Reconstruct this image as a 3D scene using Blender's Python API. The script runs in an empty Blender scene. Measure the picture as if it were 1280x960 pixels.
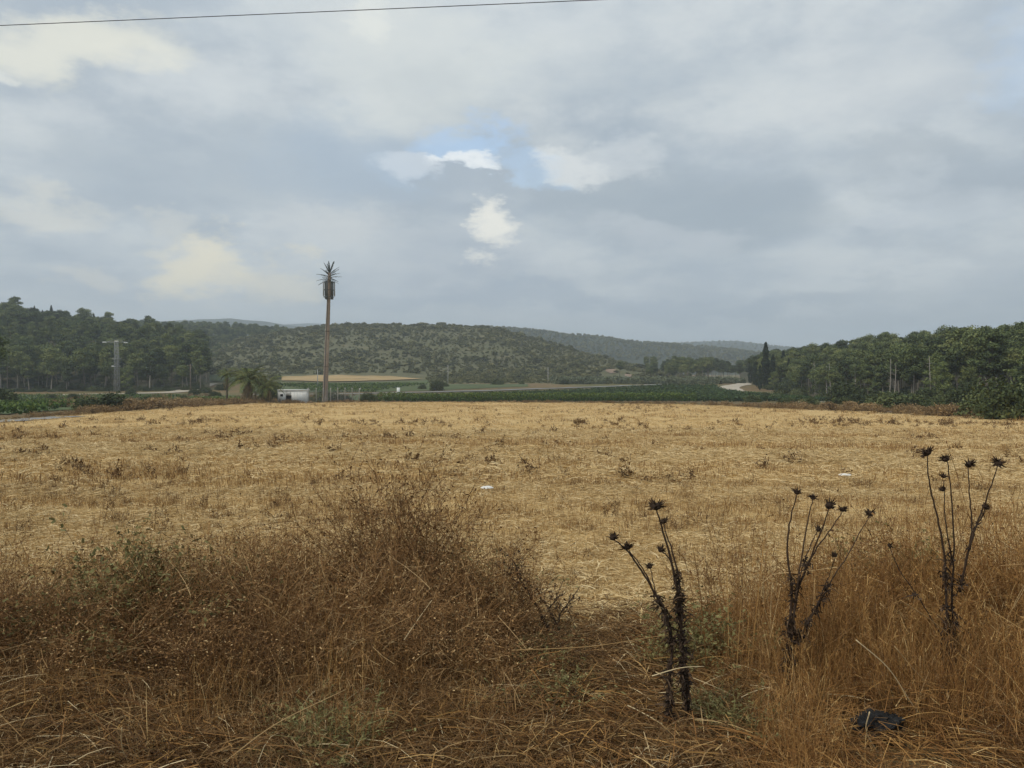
import bpy, math, numpy as np
from mathutils import Vector, Matrix

sc = bpy.context.scene
COL = sc.collection
R = math.radians
rng = np.random.default_rng(11)

# ------------------------------------------------------------------ camera
F = 950.0                      # focal length in photograph pixels (1280 wide)
PITCH = math.atan(18 / F)      # looking very slightly down
CAMZ = 1.65
cam_d = bpy.data.cameras.new('camera')
cam_d.sensor_width = 36.0
cam_d.lens = 36.0 * F / 1280
cam_d.clip_end = 12000
cam_d.clip_start = 0.05
cam = bpy.data.objects.new('camera', cam_d)
cam.location = (0, 0, CAMZ)
cam.rotation_euler = (math.pi / 2 - PITCH, 0, 0)
COL.objects.link(cam)
sc.camera = cam

# ------------------------------------------------------------------ sky, sun, exposure
SUN_EL, SUN_AZ = R(48), R(-125)
world = bpy.data.worlds.new('World'); sc.world = world
world.use_nodes = True


def build_sky():
    nt = world.node_tree; nt.nodes.clear(); L = nt.links

    def node(t, **kw):
        n = nt.nodes.new(t)
        for k, v in kw.items(): setattr(n, k, v)
        return n

    def put(sock, v):
        if isinstance(v, (int, float)): sock.default_value = v
        elif isinstance(v, tuple): sock.default_value = v
        else: L.new(v, sock)

    def m(op, a, b=0.0, c=0.0, clamp=False):
        n = node('ShaderNodeMath', operation=op, use_clamp=clamp)
        put(n.inputs[0], a); put(n.inputs[1], b); put(n.inputs[2], c)
        return n.outputs[0]

    def ss(a, b, x):
        n = node('ShaderNodeMapRange', interpolation_type='SMOOTHSTEP')
        put(n.inputs[0], x); put(n.inputs[1], a); put(n.inputs[2], b)
        return n.outputs[0]

    def mix(f, a, b):
        n = node('ShaderNodeMix', data_type='RGBA')
        put(n.inputs[0], f); put(n.inputs[6], a); put(n.inputs[7], b)
        return n.outputs[2]

    def comb(x, y, z):
        n = node('ShaderNodeCombineXYZ')
        put(n.inputs[0], x); put(n.inputs[1], y); put(n.inputs[2], z)
        return n.outputs[0]

    def noise(v, scale, detail, rough=.55, out='Fac'):
        n = node('ShaderNodeTexNoise')
        L.new(v, n.inputs['Vector'])
        n.inputs['Scale'].default_value = scale
        n.inputs['Detail'].default_value = detail
        n.inputs['Roughness'].default_value = rough
        return n.outputs[out]

    tc = node('ShaderNodeTexCoord')
    sep = node('ShaderNodeSeparateXYZ'); L.new(tc.outputs['Generated'], sep.inputs[0])
    x, y, z = sep.outputs
    front = ss(0.05, 0.4, y)
    yy = m('MAXIMUM', y, 0.08)
    u = m('DIVIDE', x, yy); v = m('DIVIDE', z, yy)
    # cloud coordinates: a layer seen from below, flattened towards the horizon
    cz = m('ADD', m('MAXIMUM', z, 0.0), 0.22)
    cv = comb(m('DIVIDE', x, cz), m('DIVIDE', y, cz), m('MULTIPLY', z, 1.5))
    def vm(op, a, b, c=None):
        n = node('ShaderNodeVectorMath', operation=op)
        put(n.inputs[0], a); put(n.inputs[1], b)
        if c is not None: put(n.inputs[2], c)
        return n.outputs['Value'] if op == 'DOT_PRODUCT' else n.outputs[0]

    uvn = vm('MULTIPLY', tc.outputs['Generated'], (1.0, 1.0, 2.2))
    warp = noise(uvn, 4.6, 6.5, .66, 'Color')
    wsep = node('ShaderNodeSeparateColor'); L.new(warp, wsep.inputs[0])
    fine = wsep.outputs[2]
    # direction as a point on the plane ahead; sent far off for directions behind
    uv = comb(u, v, m('MULTIPLY', m('SUBTRACT', 1.0, front), 3.0))
    uv2 = vm('ADD', uv, vm('MULTIPLY', vm('SUBTRACT', warp, (.5, .5, .5)), (.36, .22, 0)))

    def blob(px, py, rx, ry, amount, inner=0.1):
        sx, sy = F / rx, F / ry
        q = vm('MULTIPLY_ADD', uv2, (sx, sy, 1), (-(px - 640) / F * sx, -(462 - py) / F * sy, 0.0))
        n = node('ShaderNodeMapRange', interpolation_type='SMOOTHSTEP')
        L.new(vm('DOT_PRODUCT', q, q), n.inputs[0])
        n.inputs[1].default_value = inner; n.inputs[2].default_value = 1.0
        n.inputs[3].default_value = amount; n.inputs[4].default_value = 0.0
        return n.outputs[0]

    def S(r, g, b):       # displayed 8-bit colour -> world colour at strength 0.1
        f = lambda c: ((c / 255 + .055) / 1.055) ** 2.4 * 9.4
        return (f(r), f(g), f(b), 1)

    sky = node('ShaderNodeTexSky', sky_type='NISHITA')
    sky.sun_disc = False
    sky.sun_elevation = SUN_EL; sky.sun_rotation = SUN_AZ
    sky.air_density = 1.0; sky.dust_density = 1.2; sky.altitude = 200
    skyc = node('ShaderNodeMix', data_type='RGBA', blend_type='MULTIPLY')
    skyc.inputs[0].default_value = 1
    L.new(sky.outputs[0], skyc.inputs[6]); skyc.inputs[7].default_value = (2.1, 1.95, 1.75, 1)
    skyc = skyc.outputs[2]
    big = noise(cv, 1.15, 3, .5)
    med = noise(cv, 2.6, 5, .6)
    c = mix(ss(.33, .68, big), S(158, 171, 183), S(192, 200, 205))
    c = mix(m('MULTIPLY', ss(.42, .70, med), .5), c, S(203, 208, 208))
    c = mix(m('MULTIPLY', ss(.55, .36, med), .55), c, S(157, 169, 181))
    c = mix(m('MULTIPLY', ss(.48, .68, fine), .42), c, S(212, 216, 216))
    c = mix(m('MULTIPLY', ss(.52, .34, fine), .38), c, S(160, 173, 186))
    # towards the horizon the deck turns to a flat grey
    c = mix(m('MULTIPLY', ss(.16, .01, z), .6), c, S(180, 189, 197))
    # breaks in the deck that show the sky above, then darker and lit clouds
    holes = [(606, 188, 88, 46, .78), (708, 224, 60, 36, .5), (495, 222, 60, 30, .25), (1290, 70, 90, 90, .30)]
    for px, py, rx, ry, am in holes:
        c = mix(blob(px, py, rx, ry, am), c, skyc)
    darks = [(250, 222, 270, 85, .62, (157, 170, 182)), (450, 205, 160, 80, .6, (160, 177, 194)),
             (870, 258, 200, 80, .75, (150, 163, 174)), (700, 380, 430, 30, .65, (152, 166, 182)),
             (1190, 222, 190, 50, .6, (152, 164, 175)), (560, 330, 160, 55, .25, (168, 177, 190)),
             (1010, 378, 220, 26, .45, (158, 170, 181))]
    for px, py, rx, ry, am, col in darks:
        c = mix(blob(px, py, rx, ry, am, 0.0), c, S(*col))
    lits = [(92, 72, 160, 60, .72, (230, 228, 212)), (8, 108, 34, 20, .55, (228, 229, 222)),
            (35, 258, 95, 34, .50, (220, 218, 206)), (190, 272, 60, 24, .40, (214, 213, 204)),
            (245, 328, 82, 56, .85, (232, 224, 198)), (340, 350, 72, 38, .60, (222, 216, 196)), (95, 342, 75, 24, .45, (216, 213, 201)),
            (530, 95, 190, 95, .50, (211, 215, 211)), (487, 42, 55, 38, .55, (224, 226, 219)),
            (608, 214, 70, 17, .85, (236, 239, 239)), (524, 216, 50, 26, .50, (214, 221, 227)),
            (628, 292, 50, 40, .85, (240, 238, 227)),
            (756, 208, 58, 32, .55, (230, 232, 229)), (800, 190, 66, 36, .40, (216, 220, 221)),
            (1105, 100, 160, 110, .40, (206, 210, 211)),
            (1190, 262, 110, 46, .40, (198, 205, 210)), (1082, 290, 60, 24, .38, (200, 206, 211)), (860, 302, 95, 32, .40, (198, 203, 208)),
            (395, 290, 80, 34, .30, (202, 204, 204)), (300, 395, 330, 30, .45, (187, 195, 199)), (790, 400, 180, 16, .45, (187, 196, 204))]
    for px, py, rx, ry, am, col in lits:
        c = mix(blob(px, py, rx, ry, am, 0.0), c, S(*col))
    bg = node('ShaderNodeBackground'); bg.inputs['Strength'].default_value = 0.1
    L.new(c, bg.inputs[0])
    o = node('ShaderNodeOutputWorld'); L.new(bg.outputs[0], o.inputs[0])


build_sky()
sun_d = bpy.data.lights.new('sun', 'SUN')
sun_d.energy = 1.5; sun_d.angle = R(14); sun_d.color = (1.0, .93, .82)
sun = bpy.data.objects.new('sun', sun_d); COL.objects.link(sun)
sd = Vector((math.sin(SUN_AZ) * math.cos(SUN_EL), math.cos(SUN_AZ) * math.cos(SUN_EL), math.sin(SUN_EL)))
sun.rotation_euler = sd.to_track_quat('Z', 'Y').to_euler()
sun.location = (0, 0, 60)
sc.view_settings.view_transform = 'Standard'
sc.view_settings.look = 'None'
sc.view_settings.exposure = 0.36
sc.view_settings.gamma = 1.0
sc.view_settings.use_curve_mapping = False
sc.render.engine = 'CYCLES'
sc.cycles.max_bounces = 5
sc.cycles.diffuse_bounces = 3
sc.cycles.glossy_bounces = 2
sc.cycles.transmission_bounces = 2
sc.cycles.transparent_max_bounces = 6
sc.cycles.volume_bounces = 1
world.cycles.sampling_method = 'NONE'      # an even sky: bounced rays find it without a light map
sc.cycles.use_denoising = True
sc.cycles.use_adaptive_sampling = True
sc.cycles.adaptive_threshold = 0.02

# ------------------------------------------------------------------ maths helpers


def vnoise(x, y, seed=0):
    x = np.asarray(x, float); y = np.asarray(y, float)
    xi = np.floor(x); yi = np.floor(y); fx = x - xi; fy = y - yi
    fx = fx * fx * (3 - 2 * fx); fy = fy * fy * (3 - 2 * fy)

    def h(a, b):
        s = np.sin(a * 127.1 + b * 311.7 + seed * 74.7) * 43758.5453
        return s - np.floor(s)
    return (h(xi, yi) * (1 - fx) + h(xi + 1, yi) * fx) * (1 - fy) + (h(xi, yi + 1) * (1 - fx) + h(xi + 1, yi + 1) * fx) * fy


def fbm(x, y, seed=0, oct=3):
    s = 0; a = .5; t = 0
    for i in range(oct):
        s = s + a * vnoise(np.asarray(x) * 2 ** i, np.asarray(y) * 2 ** i, seed + i); t += a; a *= .5
    return s / t


def ray(px, py):
    a = (px - 640) / F; b = (480 - py) / F
    cp, sp = math.cos(PITCH), math.sin(PITCH)
    return np.array([a, cp + b * sp, -sp + b * cp])


def at(px, py, Y):
    d = ray(px, py)
    return np.array([0, 0, CAMZ]) + d * (Y / d[1])


_ky = np.array([-9e4, 3.0, 4.0, 5.0, 6.0, 7.5, 9.0, 140, 152, 172, 222, 262, 300, 9e4])
_kz = np.array([0.0, 0.0, -.06, -.20, -.42, -.84, -1.1, -4.45, -4.9, -5.35, -5.3, -4.25, -3.9, -3.9])


def H(x, y):
    """height of the valley floor, the field and the verge"""
    x = np.asarray(x, float); y = np.asarray(y, float)
    d = np.maximum(np.abs(y) * .05, .25)
    z = sum(np.interp(y + k * d, _ky, _kz) for k in (-1, -.5, 0, .5, 1)) / 5
    near = np.clip(1 - y / 12, 0, 1)
    return z + near * .10 * (fbm(x * 1.3 + 5, y * 1.3, 3) - .5) + .10 * (vnoise(x / 9, y / 9, 5) - .5) * np.clip((y - 6) / 10, 0, 1)


def gp(px, py):
    """where the pixel's ray meets the ground"""
    d = ray(px, py); t0 = 1.0
    for t in np.geomspace(1.0, 900, 900):
        p = d * t
        if CAMZ + p[2] < H(p[0], p[1]):
            lo, hi = t0, t
            for _ in range(20):
                mid = (lo + hi) / 2
                if CAMZ + d[2] * mid < H(d[0] * mid, d[1] * mid): hi = mid
                else: lo = mid
            return np.array([d[0] * hi, d[1] * hi, float(H(d[0] * hi, d[1] * hi))])
        t0 = t
    return d * 900


def gpd(px, Y):
    """ground point in the pixel column px at depth Y"""
    x = (px - 640) / F * Y
    return np.array([x, Y, float(H(x, Y))])


def onray(px, py, Y):
    return at(px, py, Y)


# ------------------------------------------------------------------ mesh helpers
def make_mesh(name, V, faces, mat, tint=None, smooth=False):
    me = bpy.data.meshes.new(name)
    V = np.asarray(V, np.float32).reshape(-1, 3)
    if not isinstance(faces, list): faces = [faces]
    faces = [np.asarray(f, np.int32) for f in faces if len(f)]
    idx = np.concatenate([f.ravel() for f in faces])
    cnt = np.concatenate([np.full(len(f), f.shape[1], np.int32) for f in faces])
    st = np.concatenate([[0], np.cumsum(cnt)[:-1]]).astype(np.int32)
    me.vertices.add(len(V)); me.vertices.foreach_set('co', V.ravel())
    me.loops.add(len(idx)); me.loops.foreach_set('vertex_index', idx)
    me.polygons.add(len(cnt)); me.polygons.foreach_set('loop_start', st)
    me.polygons.foreach_set('loop_total', cnt)
    if smooth: me.polygons.foreach_set('use_smooth', np.ones(len(cnt), bool))
    if tint is not None:
        a = me.attributes.new('tint', 'FLOAT', 'POINT')
        a.data.foreach_set('value', np.asarray(tint, np.float32))
    me.materials.append(mat)
    me.update(calc_edges=True)
    return me


class G:
    """collects geometry for one mesh"""

    def __init__(s): s.V = []; s.F = []; s.T = []; s.n = 0

    def add(s, V, Fs, tint=0.5):
        V = np.asarray(V, float).reshape(-1, 3)
        if not isinstance(Fs, list): Fs = [Fs]
        for f in Fs:
            s.F.append(np.asarray(f, np.int64) + s.n)
        s.V.append(V); s.n += len(V)
        s.T.append(np.broadcast_to(np.asarray(tint, float), (len(V),)) if np.ndim(tint) == 0 else np.asarray(tint, float))
        return s

    def strips(s, P, W, tint, side=None, r=rng):
        n, k, _ = P.shape
        T = P[:, -1] - P[:, 0]
        T /= np.linalg.norm(T, axis=1, keepdims=True) + 1e-9
        if side is None: side = r.normal(size=(n, 3))
        S = np.cross(T, side); S /= np.linalg.norm(S, axis=1, keepdims=True) + 1e-9
        W = np.broadcast_to(W, (n, k))
        A = P - S[:, None] * W[:, :, None] / 2; B = P + S[:, None] * W[:, :, None] / 2
        V = np.stack([A, B], 2).reshape(n, k * 2, 3)
        j = np.arange(k - 1)
        q = np.stack([2 * j, 2 * j + 1, 2 * j + 3, 2 * j + 2], 1)
        Q = (np.arange(n)[:, None, None] * (2 * k) + q[None]).reshape(-1, 4)
        return s.add(V, Q, np.repeat(np.broadcast_to(tint, (n,)), 2 * k))

    def quads(s, C, U, W, tint):
        n = len(C)
        V = np.stack([C - U - W, C + U - W, C + U + W, C - U + W], 1)
        return s.add(V, np.arange(n * 4).reshape(n, 4), np.repeat(np.broadcast_to(tint, (n,)), 4))

    def leaves(s, C, size, tint, up=0.0, aspect=.6, r=rng, out=None):
        n = len(C)
        N = r.normal(size=(n, 3)); N[:, 2] += up
        if out is not None: N += out
        N /= np.linalg.norm(N, axis=1, keepdims=True)
        A = np.cross(N, r.normal(size=(n, 3))); A /= np.linalg.norm(A, axis=1, keepdims=True)
        B = np.cross(N, A)
        sz = np.broadcast_to(size, (n,))[:, None]
        return s.quads(C, A * sz / 2, B * sz * aspect / 2, tint)

    def tube(s, P, rad, sides=6, tint=.5, cap=True):
        P = np.asarray(P, float); k = len(P); rad = np.broadcast_to(rad, (k,))
        T = np.gradient(P, axis=0); T /= np.linalg.norm(T, axis=1, keepdims=True) + 1e-9
        ref = np.array([0, 1, 0.]) if abs(T[0][1]) < .8 else np.array([1, 0, 0.])
        A = np.cross(T, ref); A /= np.linalg.norm(A, axis=1, keepdims=True) + 1e-9
        B = np.cross(T, A)
        th = np.arange(sides) * 2 * np.pi / sides
        V = P[:, None] + rad[:, None, None] * (np.cos(th)[None, :, None] * A[:, None] + np.sin(th)[None, :, None] * B[:, None])
        i, j = np.meshgrid(np.arange(k - 1), np.arange(sides), indexing='ij')
        jn = (j + 1) % sides
        Q = np.stack([i * sides + j, i * sides + jn, (i + 1) * sides + jn, (i + 1) * sides + j], -1).reshape(-1, 4)
        Fs = [Q]
        if cap:
            Fs.append(np.arange(sides)[None, ::-1]); Fs.append((np.arange(sides) + (k - 1) * sides)[None])
        return s.add(V.reshape(-1, 3), Fs, tint)

    def box(s, lo, hi, tint=.5, M=None):
        lo = np.array(lo, float); hi = np.array(hi, float)
        V = np.array([[x, y, z] for z in (0, 1) for y in (0, 1) for x in (0, 1)], float) * (hi - lo) + lo
        if M is not None: V = V @ np.array(M.to_3x3()).T + np.array(M.translation)
        Q = [[0, 2, 3, 1], [4, 5, 7, 6], [0, 1, 5, 4], [2, 6, 7, 3], [0, 4, 6, 2], [1, 3, 7, 5]]
        return s.add(V, np.array(Q), tint)

    def mesh(s, name, mat, smooth=False):
        by = {}
        for f in s.F: by.setdefault(f.shape[1], []).append(f)
        return make_mesh(name, np.concatenate(s.V), [np.concatenate(v) for v in by.values()], mat, np.concatenate(s.T), smooth)

    def obj(s, name, mat, parent=None, smooth=False):
        return link(name, s.mesh(name, mat, smooth), parent)


def link(name, me, parent=None, loc=None, rot=None, scl=None):
    o = bpy.data.objects.new(name, me); COL.objects.link(o)
    if parent: o.parent = parent
    if loc is not None: o.location = tuple(float(v) for v in loc)
    if rot is not None: o.rotation_euler = rot
    if scl is not None: o.scale = (scl,) * 3 if np.ndim(scl) == 0 else tuple(float(v) for v in scl)
    return o


def tag(o, label=None, cat=None, group=None, kind=None):
    if label: o['label'] = label
    if cat: o['category'] = cat
    if group: o['group'] = group
    if kind: o['kind'] = kind
    return o


def thing(name, loc, label, cat, group=None, rz=0, scl=None):
    o = link(name, None, None, loc, (0, 0, rz), scl)
    o.empty_display_size = .2
    return tag(o, label, cat, group)


def scatter(name, protos, pts, rot, scl, idx, label, cat):
    """one uncountable mass: instances of small prototype meshes on points"""
    pts = np.asarray(pts, np.float32); n = len(pts)
    me = bpy.data.meshes.new(name)
    me.vertices.add(n); me.vertices.foreach_set('co', pts.ravel())
    a = me.attributes.new('rot', 'FLOAT_VECTOR', 'POINT'); a.data.foreach_set('vector', np.asarray(rot, np.float32).ravel())
    scl = np.asarray(scl, np.float32)
    if scl.ndim == 1: scl = np.repeat(scl[:, None], 3, 1)
    a = me.attributes.new('scl', 'FLOAT_VECTOR', 'POINT'); a.data.foreach_set('vector', scl.ravel())
    a = me.attributes.new('idx', 'INT', 'POINT'); a.data.foreach_set('value', np.asarray(idx, np.int32))
    o = link(name, me)
    pc = bpy.data.collections.new(name + '_pieces')
    for i, p in enumerate(protos):
        pc.objects.link(bpy.data.objects.new('%s_piece_%02d' % (name, i), p))
    ng = bpy.data.node_groups.new(name + '_scatter', 'GeometryNodeTree')
    ng.interface.new_socket('Geometry', in_out='INPUT', socket_type='NodeSocketGeometry')
    ng.interface.new_socket('Geometry', in_out='OUTPUT', socket_type='NodeSocketGeometry')
    N, L = ng.nodes, ng.links
    gi = N.new('NodeGroupInput'); go = N.new('NodeGroupOutput')
    ip = N.new('GeometryNodeInstanceOnPoints'); ci = N.new('GeometryNodeCollectionInfo')
    ci.inputs['Collection'].default_value = pc
    ci.inputs['Separate Children'].default_value = True
    ci.inputs['Reset Children'].default_value = True

    def attr(nm, t):
        q = N.new('GeometryNodeInputNamedAttribute'); q.data_type = t; q.inputs['Name'].default_value = nm
        return q.outputs['Attribute']
    L.new(gi.outputs[0], ip.inputs['Points']); L.new(ci.outputs[0], ip.inputs['Instance'])
    ip.inputs['Pick Instance'].default_value = True
    L.new(attr('idx', 'INT'), ip.inputs['Instance Index'])
    L.new(attr('rot', 'FLOAT_VECTOR'), ip.inputs['Rotation'])
    L.new(attr('scl', 'FLOAT_VECTOR'), ip.inputs['Scale'])
    L.new(ip.outputs[0], go.inputs[0])
    md = o.modifiers.new('scatter', 'NODES'); md.node_group = ng
    return tag(o, label, cat, kind='stuff')


# ------------------------------------------------------------------ materials
def lin(r, g, b):
    f = lambda c: ((c / 255 + .055) / 1.055) ** 2.4 if c > 10 else c / 255 / 12.92
    return (f(r), f(g), f(b), 1)


def mat_tint(name, stops, rough=.85, spec=.2, rand=.35, transl=0.0):
    """colour from the per-piece 'tint' attribute plus a per-object variation"""
    m = bpy.data.materials.new(name); m.use_nodes = True
    nt = m.node_tree; N, L = nt.nodes, nt.links
    b = N['Principled BSDF']
    b.inputs['Roughness'].default_value = rough
    b.inputs['Specular IOR Level'].default_value = spec
    at_ = N.new('ShaderNodeAttribute'); at_.attribute_name = 'tint'
    oi = N.new('ShaderNodeObjectInfo')
    ad = N.new('ShaderNodeMath'); ad.operation = 'MULTIPLY_ADD'
    L.new(oi.outputs['Random'], ad.inputs[0]); ad.inputs[1].default_value = rand
    s2 = N.new('ShaderNodeMath'); s2.operation = 'SUBTRACT'
    L.new(at_.outputs['Fac'], s2.inputs[0]); s2.inputs[1].default_value = rand / 2
    L.new(s2.outputs[0], ad.inputs[2])
    cr = N.new('ShaderNodeValToRGB')
    els = cr.color_ramp.elements
    while len(els) < len(stops): els.new(.5)
    for e, (p, c) in zip(els, stops): e.position = p; e.color = c if len(c) == 4 else (*c, 1)
    L.new(ad.outputs[0], cr.inputs[0])
    L.new(cr.outputs[0], b.inputs['Base Color'])
    if transl > 0:
        t = N.new('ShaderNodeBsdfTranslucent'); L.new(cr.outputs[0], t.inputs[0])
        mx = N.new('ShaderNodeMixShader'); mx.inputs[0].default_value = transl
        L.new(b.outputs[0], mx.inputs[1]); L.new(t.outputs[0], mx.inputs[2])
        L.new(mx.outputs[0], N['Material Output'].inputs['Surface'])
    return m


def mat_noise(name, layers, base, rough=.9, spec=.15, bump=None):
    """layers: (scale_xyz, detail, lo, hi, colour, amount) mixed over base, in object space"""
    m = bpy.data.materials.new(name); m.use_nodes = True
    nt = m.node_tree; N, L = nt.nodes, nt.links
    b = N['Principled BSDF']
    b.inputs['Roughness'].default_value = rough
    b.inputs['Specular IOR Level'].default_value = spec
    tc = N.new('ShaderNodeTexCoord')
    cur = None

    def nz(scale, detail, rot=0):
        mp = N.new('ShaderNodeMapping'); L.new(tc.outputs['Object'], mp.inputs[0])
        mp.inputs['Scale'].default_value = scale if isinstance(scale, tuple) else (scale,) * 3
        mp.inputs['Rotation'].default_value = (0, 0, rot)
        n = N.new('ShaderNodeTexNoise'); L.new(mp.outputs[0], n.inputs['Vector'])
        n.inputs['Scale'].default_value = 1; n.inputs['Detail'].default_value = detail
        n.inputs['Roughness'].default_value = .62
        return n.outputs['Fac']
    for lay in layers:
        scale, detail, lo, hi, colr, amt = lay[:6]
        rot = lay[6] if len(lay) > 6 else 0
        f = nz(scale, detail, rot)
        mr = N.new('ShaderNodeMapRange'); mr.interpolation_type = 'SMOOTHSTEP'
        L.new(f, mr.inputs[0]); mr.inputs[1].default_value = lo; mr.inputs[2].default_value = hi
        mr.inputs[4].default_value = amt
        mx = N.new('ShaderNodeMix'); mx.data_type = 'RGBA'
        L.new(mr.outputs[0], mx.inputs[0])
        if cur is None: mx.inputs[6].default_value = (*base[:3], 1)
        else: L.new(cur, mx.inputs[6])
        mx.inputs[7].default_value = (*colr[:3], 1)
        cur = mx.outputs[2]
    if cur is not None: L.new(cur, b.inputs['Base Color'])
    else: b.inputs['Base Color'].default_value = (*base[:3], 1)
    if bump:
        scale, dist = bump
        bp = N.new('ShaderNodeBump'); bp.inputs['Distance'].default_value = dist
        bp.inputs['Strength'].default_value = 1
        L.new(nz(scale, 8), bp.inputs['Height']); L.new(bp.outputs[0], b.inputs['Normal'])
    return m


M = {}
M['field'] = mat_noise('straw_field', [
    ((.05, .55, 1), 4, .40, .62, (.62, .42, .175), .75, .06),
    ((.12, 1.6, 1), 4, .50, .70, (.42, .265, .11), .5, .06),
    ((.30, .30, 1), 5, .54, .74, (.40, .255, .11), .4),
    ((3.0, 9.0, 3), 6, .46, .66, (.76, .55, .27), .7, .1),
    ((5.0, 14.0, 5), 6, .54, .72, (.20, .11, .042), .6, -.15),
    ((40, 60, 40), 4, .52, .70, (.74, .53, .26), .6),
    ((30, 70, 40), 4, .55, .72, (.17, .095, .036), .6),
], (.64, .44, .185), bump=((14, 30, 14), .05))
M['ground'] = mat_noise('dry_ground', [
    ((.02, .02, .02), 4, .40, .60, (.115, .125, .048), .85),
    ((.15, .15, .15), 6, .48, .70, (.24, .165, .075), .7),
    ((.6, .6, .6), 6, .48, .68, (.075, .085, .032), .75),
    ((9, 9, 9), 6, .50, .72, (.10, .062, .03), .7),
    ((50, 50, 50), 4, .52, .72, (.33, .22, .10), .5),
], (.20, .135, .065), bump=((20, 20, 20), .05))
M['scrub_soil'] = mat_noise('scrub_hillside', [
    ((.02, .02, .02), 5, .42, .60, (.125, .122, .058), .85),
    ((.08, .08, .25), 6, .54, .72, (.27, .215, .13), .55),
    ((.4, .4, .4), 6, .44, .64, (.090, .096, .044), .8),
], (.125, .120, .062))
M['forest_floor'] = mat_noise('forest_floor', [
    ((.05, .05, .05), 5, .45, .65, (.05, .055, .028), .8),
    ((.5, .5, .5), 6, .5, .7, (.14, .105, .06), .6)], (.075, .07, .038))
M['ridge'] = mat_noise('wooded_ridge', [
    ((.008, .008, .008), 6, .42, .60, (.06, .062, .036), .8),
    ((.035, .035, .07), 6, .46, .62, (.022, .032, .018), .9),
    ((.02, .02, .05), 5, .58, .72, (.15, .13, .085), .5),
], (.045, .055, .030))
M['far'] = mat_noise('distant_ridge', [
    ((.006, .006, .012), 6, .45, .62, (.12, .115, .08), .8),
    ((.03, .03, .06), 6, .48, .64, (.035, .05, .035), .85)], (.06, .07, .05))
M['road'] = mat_noise('dirt_road', [((.3, .3, .3), 5, .45, .7, (.36, .30, .22), .7)], (.50, .44, .35))
M['asphalt'] = mat_noise('grey_road', [((.3, .3, .3), 5, .45, .7, (.20, .20, .195), .7)], (.27, .27, .265))
M['straw2'] = mat_noise('mown_strip', [((.03, .12, .1), 5, .42, .64, (.34, .24, .11), .8), ((.2, .5, .2), 5, .5, .7, (.26, .2, .10), .6)], (.44, .31, .15))
M['green2'] = mat_noise('crop_ground', [((.06, .06, .06), 5, .45, .65, (.075, .095, .04), .8), ((.4, 1.2, .4), 5, .5, .7, (.04, .065, .025), .7)], (.10, .125, .05))
M['earth'] = mat_noise('bare_earth', [((.2, .2, .2), 5, .45, .7, (.20, .14, .095), .7)], (.29, .21, .15))

M['pine'] = mat_tint('pine_needles', [(0, (.034, .047, .020)), (.3, (.072, .098, .037)), (.65, (.138, .168, .060)), (1, (.24, .255, .090))], rand=.6)
M['pine_light'] = mat_tint('young_pine_needles', [(0, (.06, .085, .028)), (.5, (.13, .168, .056)), (1, (.23, .26, .09))], rand=.40)
M['cypress'] = mat_tint('cypress_needles', [(0, (.010, .018, .009)), (.5, (.026, .042, .019)), (1, (.055, .075, .032))], rand=.25)
M['scrub'] = mat_tint('scrub_leaves', [(0, (.060, .066, .028)), (.4, (.122, .130, .054)), (.75, (.195, .192, .082)), (1, (.29, .265, .13))], rand=.5)
M['shrub'] = mat_tint('shrub_leaves', [(0, (.026, .037, .015)), (.5, (.070, .090, .034)), (1, (.15, .17, .065))], rand=.4)
M['olive'] = mat_tint('olive_leaves', [(0, (.075, .092, .052)), (.5, (.155, .178, .105)), (1, (.26, .28, .18))], rand=.3)
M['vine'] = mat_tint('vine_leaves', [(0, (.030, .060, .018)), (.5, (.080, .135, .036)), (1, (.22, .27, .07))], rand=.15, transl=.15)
M['vine_dark'] = mat_tint('vine_leaves_dark', [(0, (.018, .036, .014)), (.5, (.044, .078, .030)), (1, (.095, .14, .05))], rand=.3)
M['bark'] = mat_tint('grey_bark', [(0, (.07, .055, .042)), (1, (.34, .30, .25))], rand=.7)
M['pale_bark'] = mat_tint('pale_bark', [(0, (.17, .15, .125)), (1, (.33, .30, .26))], rand=.4)
M['palm_leaf'] = mat_tint('palm_leaf', [(0, (.06, .085, .026)), (.5, (.14, .17, .052)), (1, (.30, .27, .11))], rand=.4)
M['palm_dry'] = mat_tint('palm_dry_leaf', [(0, (.16, .11, .05)), (1, (.32, .24, .12))], rand=.3)
M['dark_leaf'] = mat_tint('mast_frond', [(0, (.010, .018, .010)), (1, (.035, .05, .028))], rand=.2)
M['mast'] = mat_noise('mast_bark', [((3, 3, 9), 4, .45, .65, (.20, .155, .125), .8), ((.6, .6, .25), 3, .45, .62, (.38, .325, .27), .7)], (.29, .23, .185))
M['metal'] = mat_noise('galvanised_steel', [((2, 2, 2), 4, .45, .7, (.26, .27, .27), .6)], (.36, .37, .37), rough=.55, spec=.5)
M['pylon'] = mat_noise('dull_steel', [((2, 2, 2), 4, .45, .7, (.20, .20, .20), .6)], (.30, .305, .30), rough=.6, spec=.4)
M['panel'] = mat_noise('antenna_grey', [((2, 2, 2), 3, .45, .7, (.05, .06, .062), .6)], (.085, .095, .095), rough=.6)
M['panel_light'] = mat_noise('antenna_pale', [((2, 2, 2), 3, .45, .7, (.25, .27, .28), .5)], (.33, .35, .36), rough=.6)
M['white'] = mat_noise('white_paint', [((.8, .8, 1.5), 5, .5, .75, (.58, .56, .50), .5)], (.84, .84, .81), rough=.7)
M['edge'] = mat_tint('edge_grass', [(0, (.10, .065, .03)), (.5, (.27, .175, .082)), (1, (.48, .34, .17))], rand=.5)
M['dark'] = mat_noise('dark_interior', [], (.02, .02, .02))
M['concrete'] = mat_noise('concrete', [((1, 1, 1), 5, .45, .7, (.28, .27, .25), .6)], (.42, .41, .38))
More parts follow.
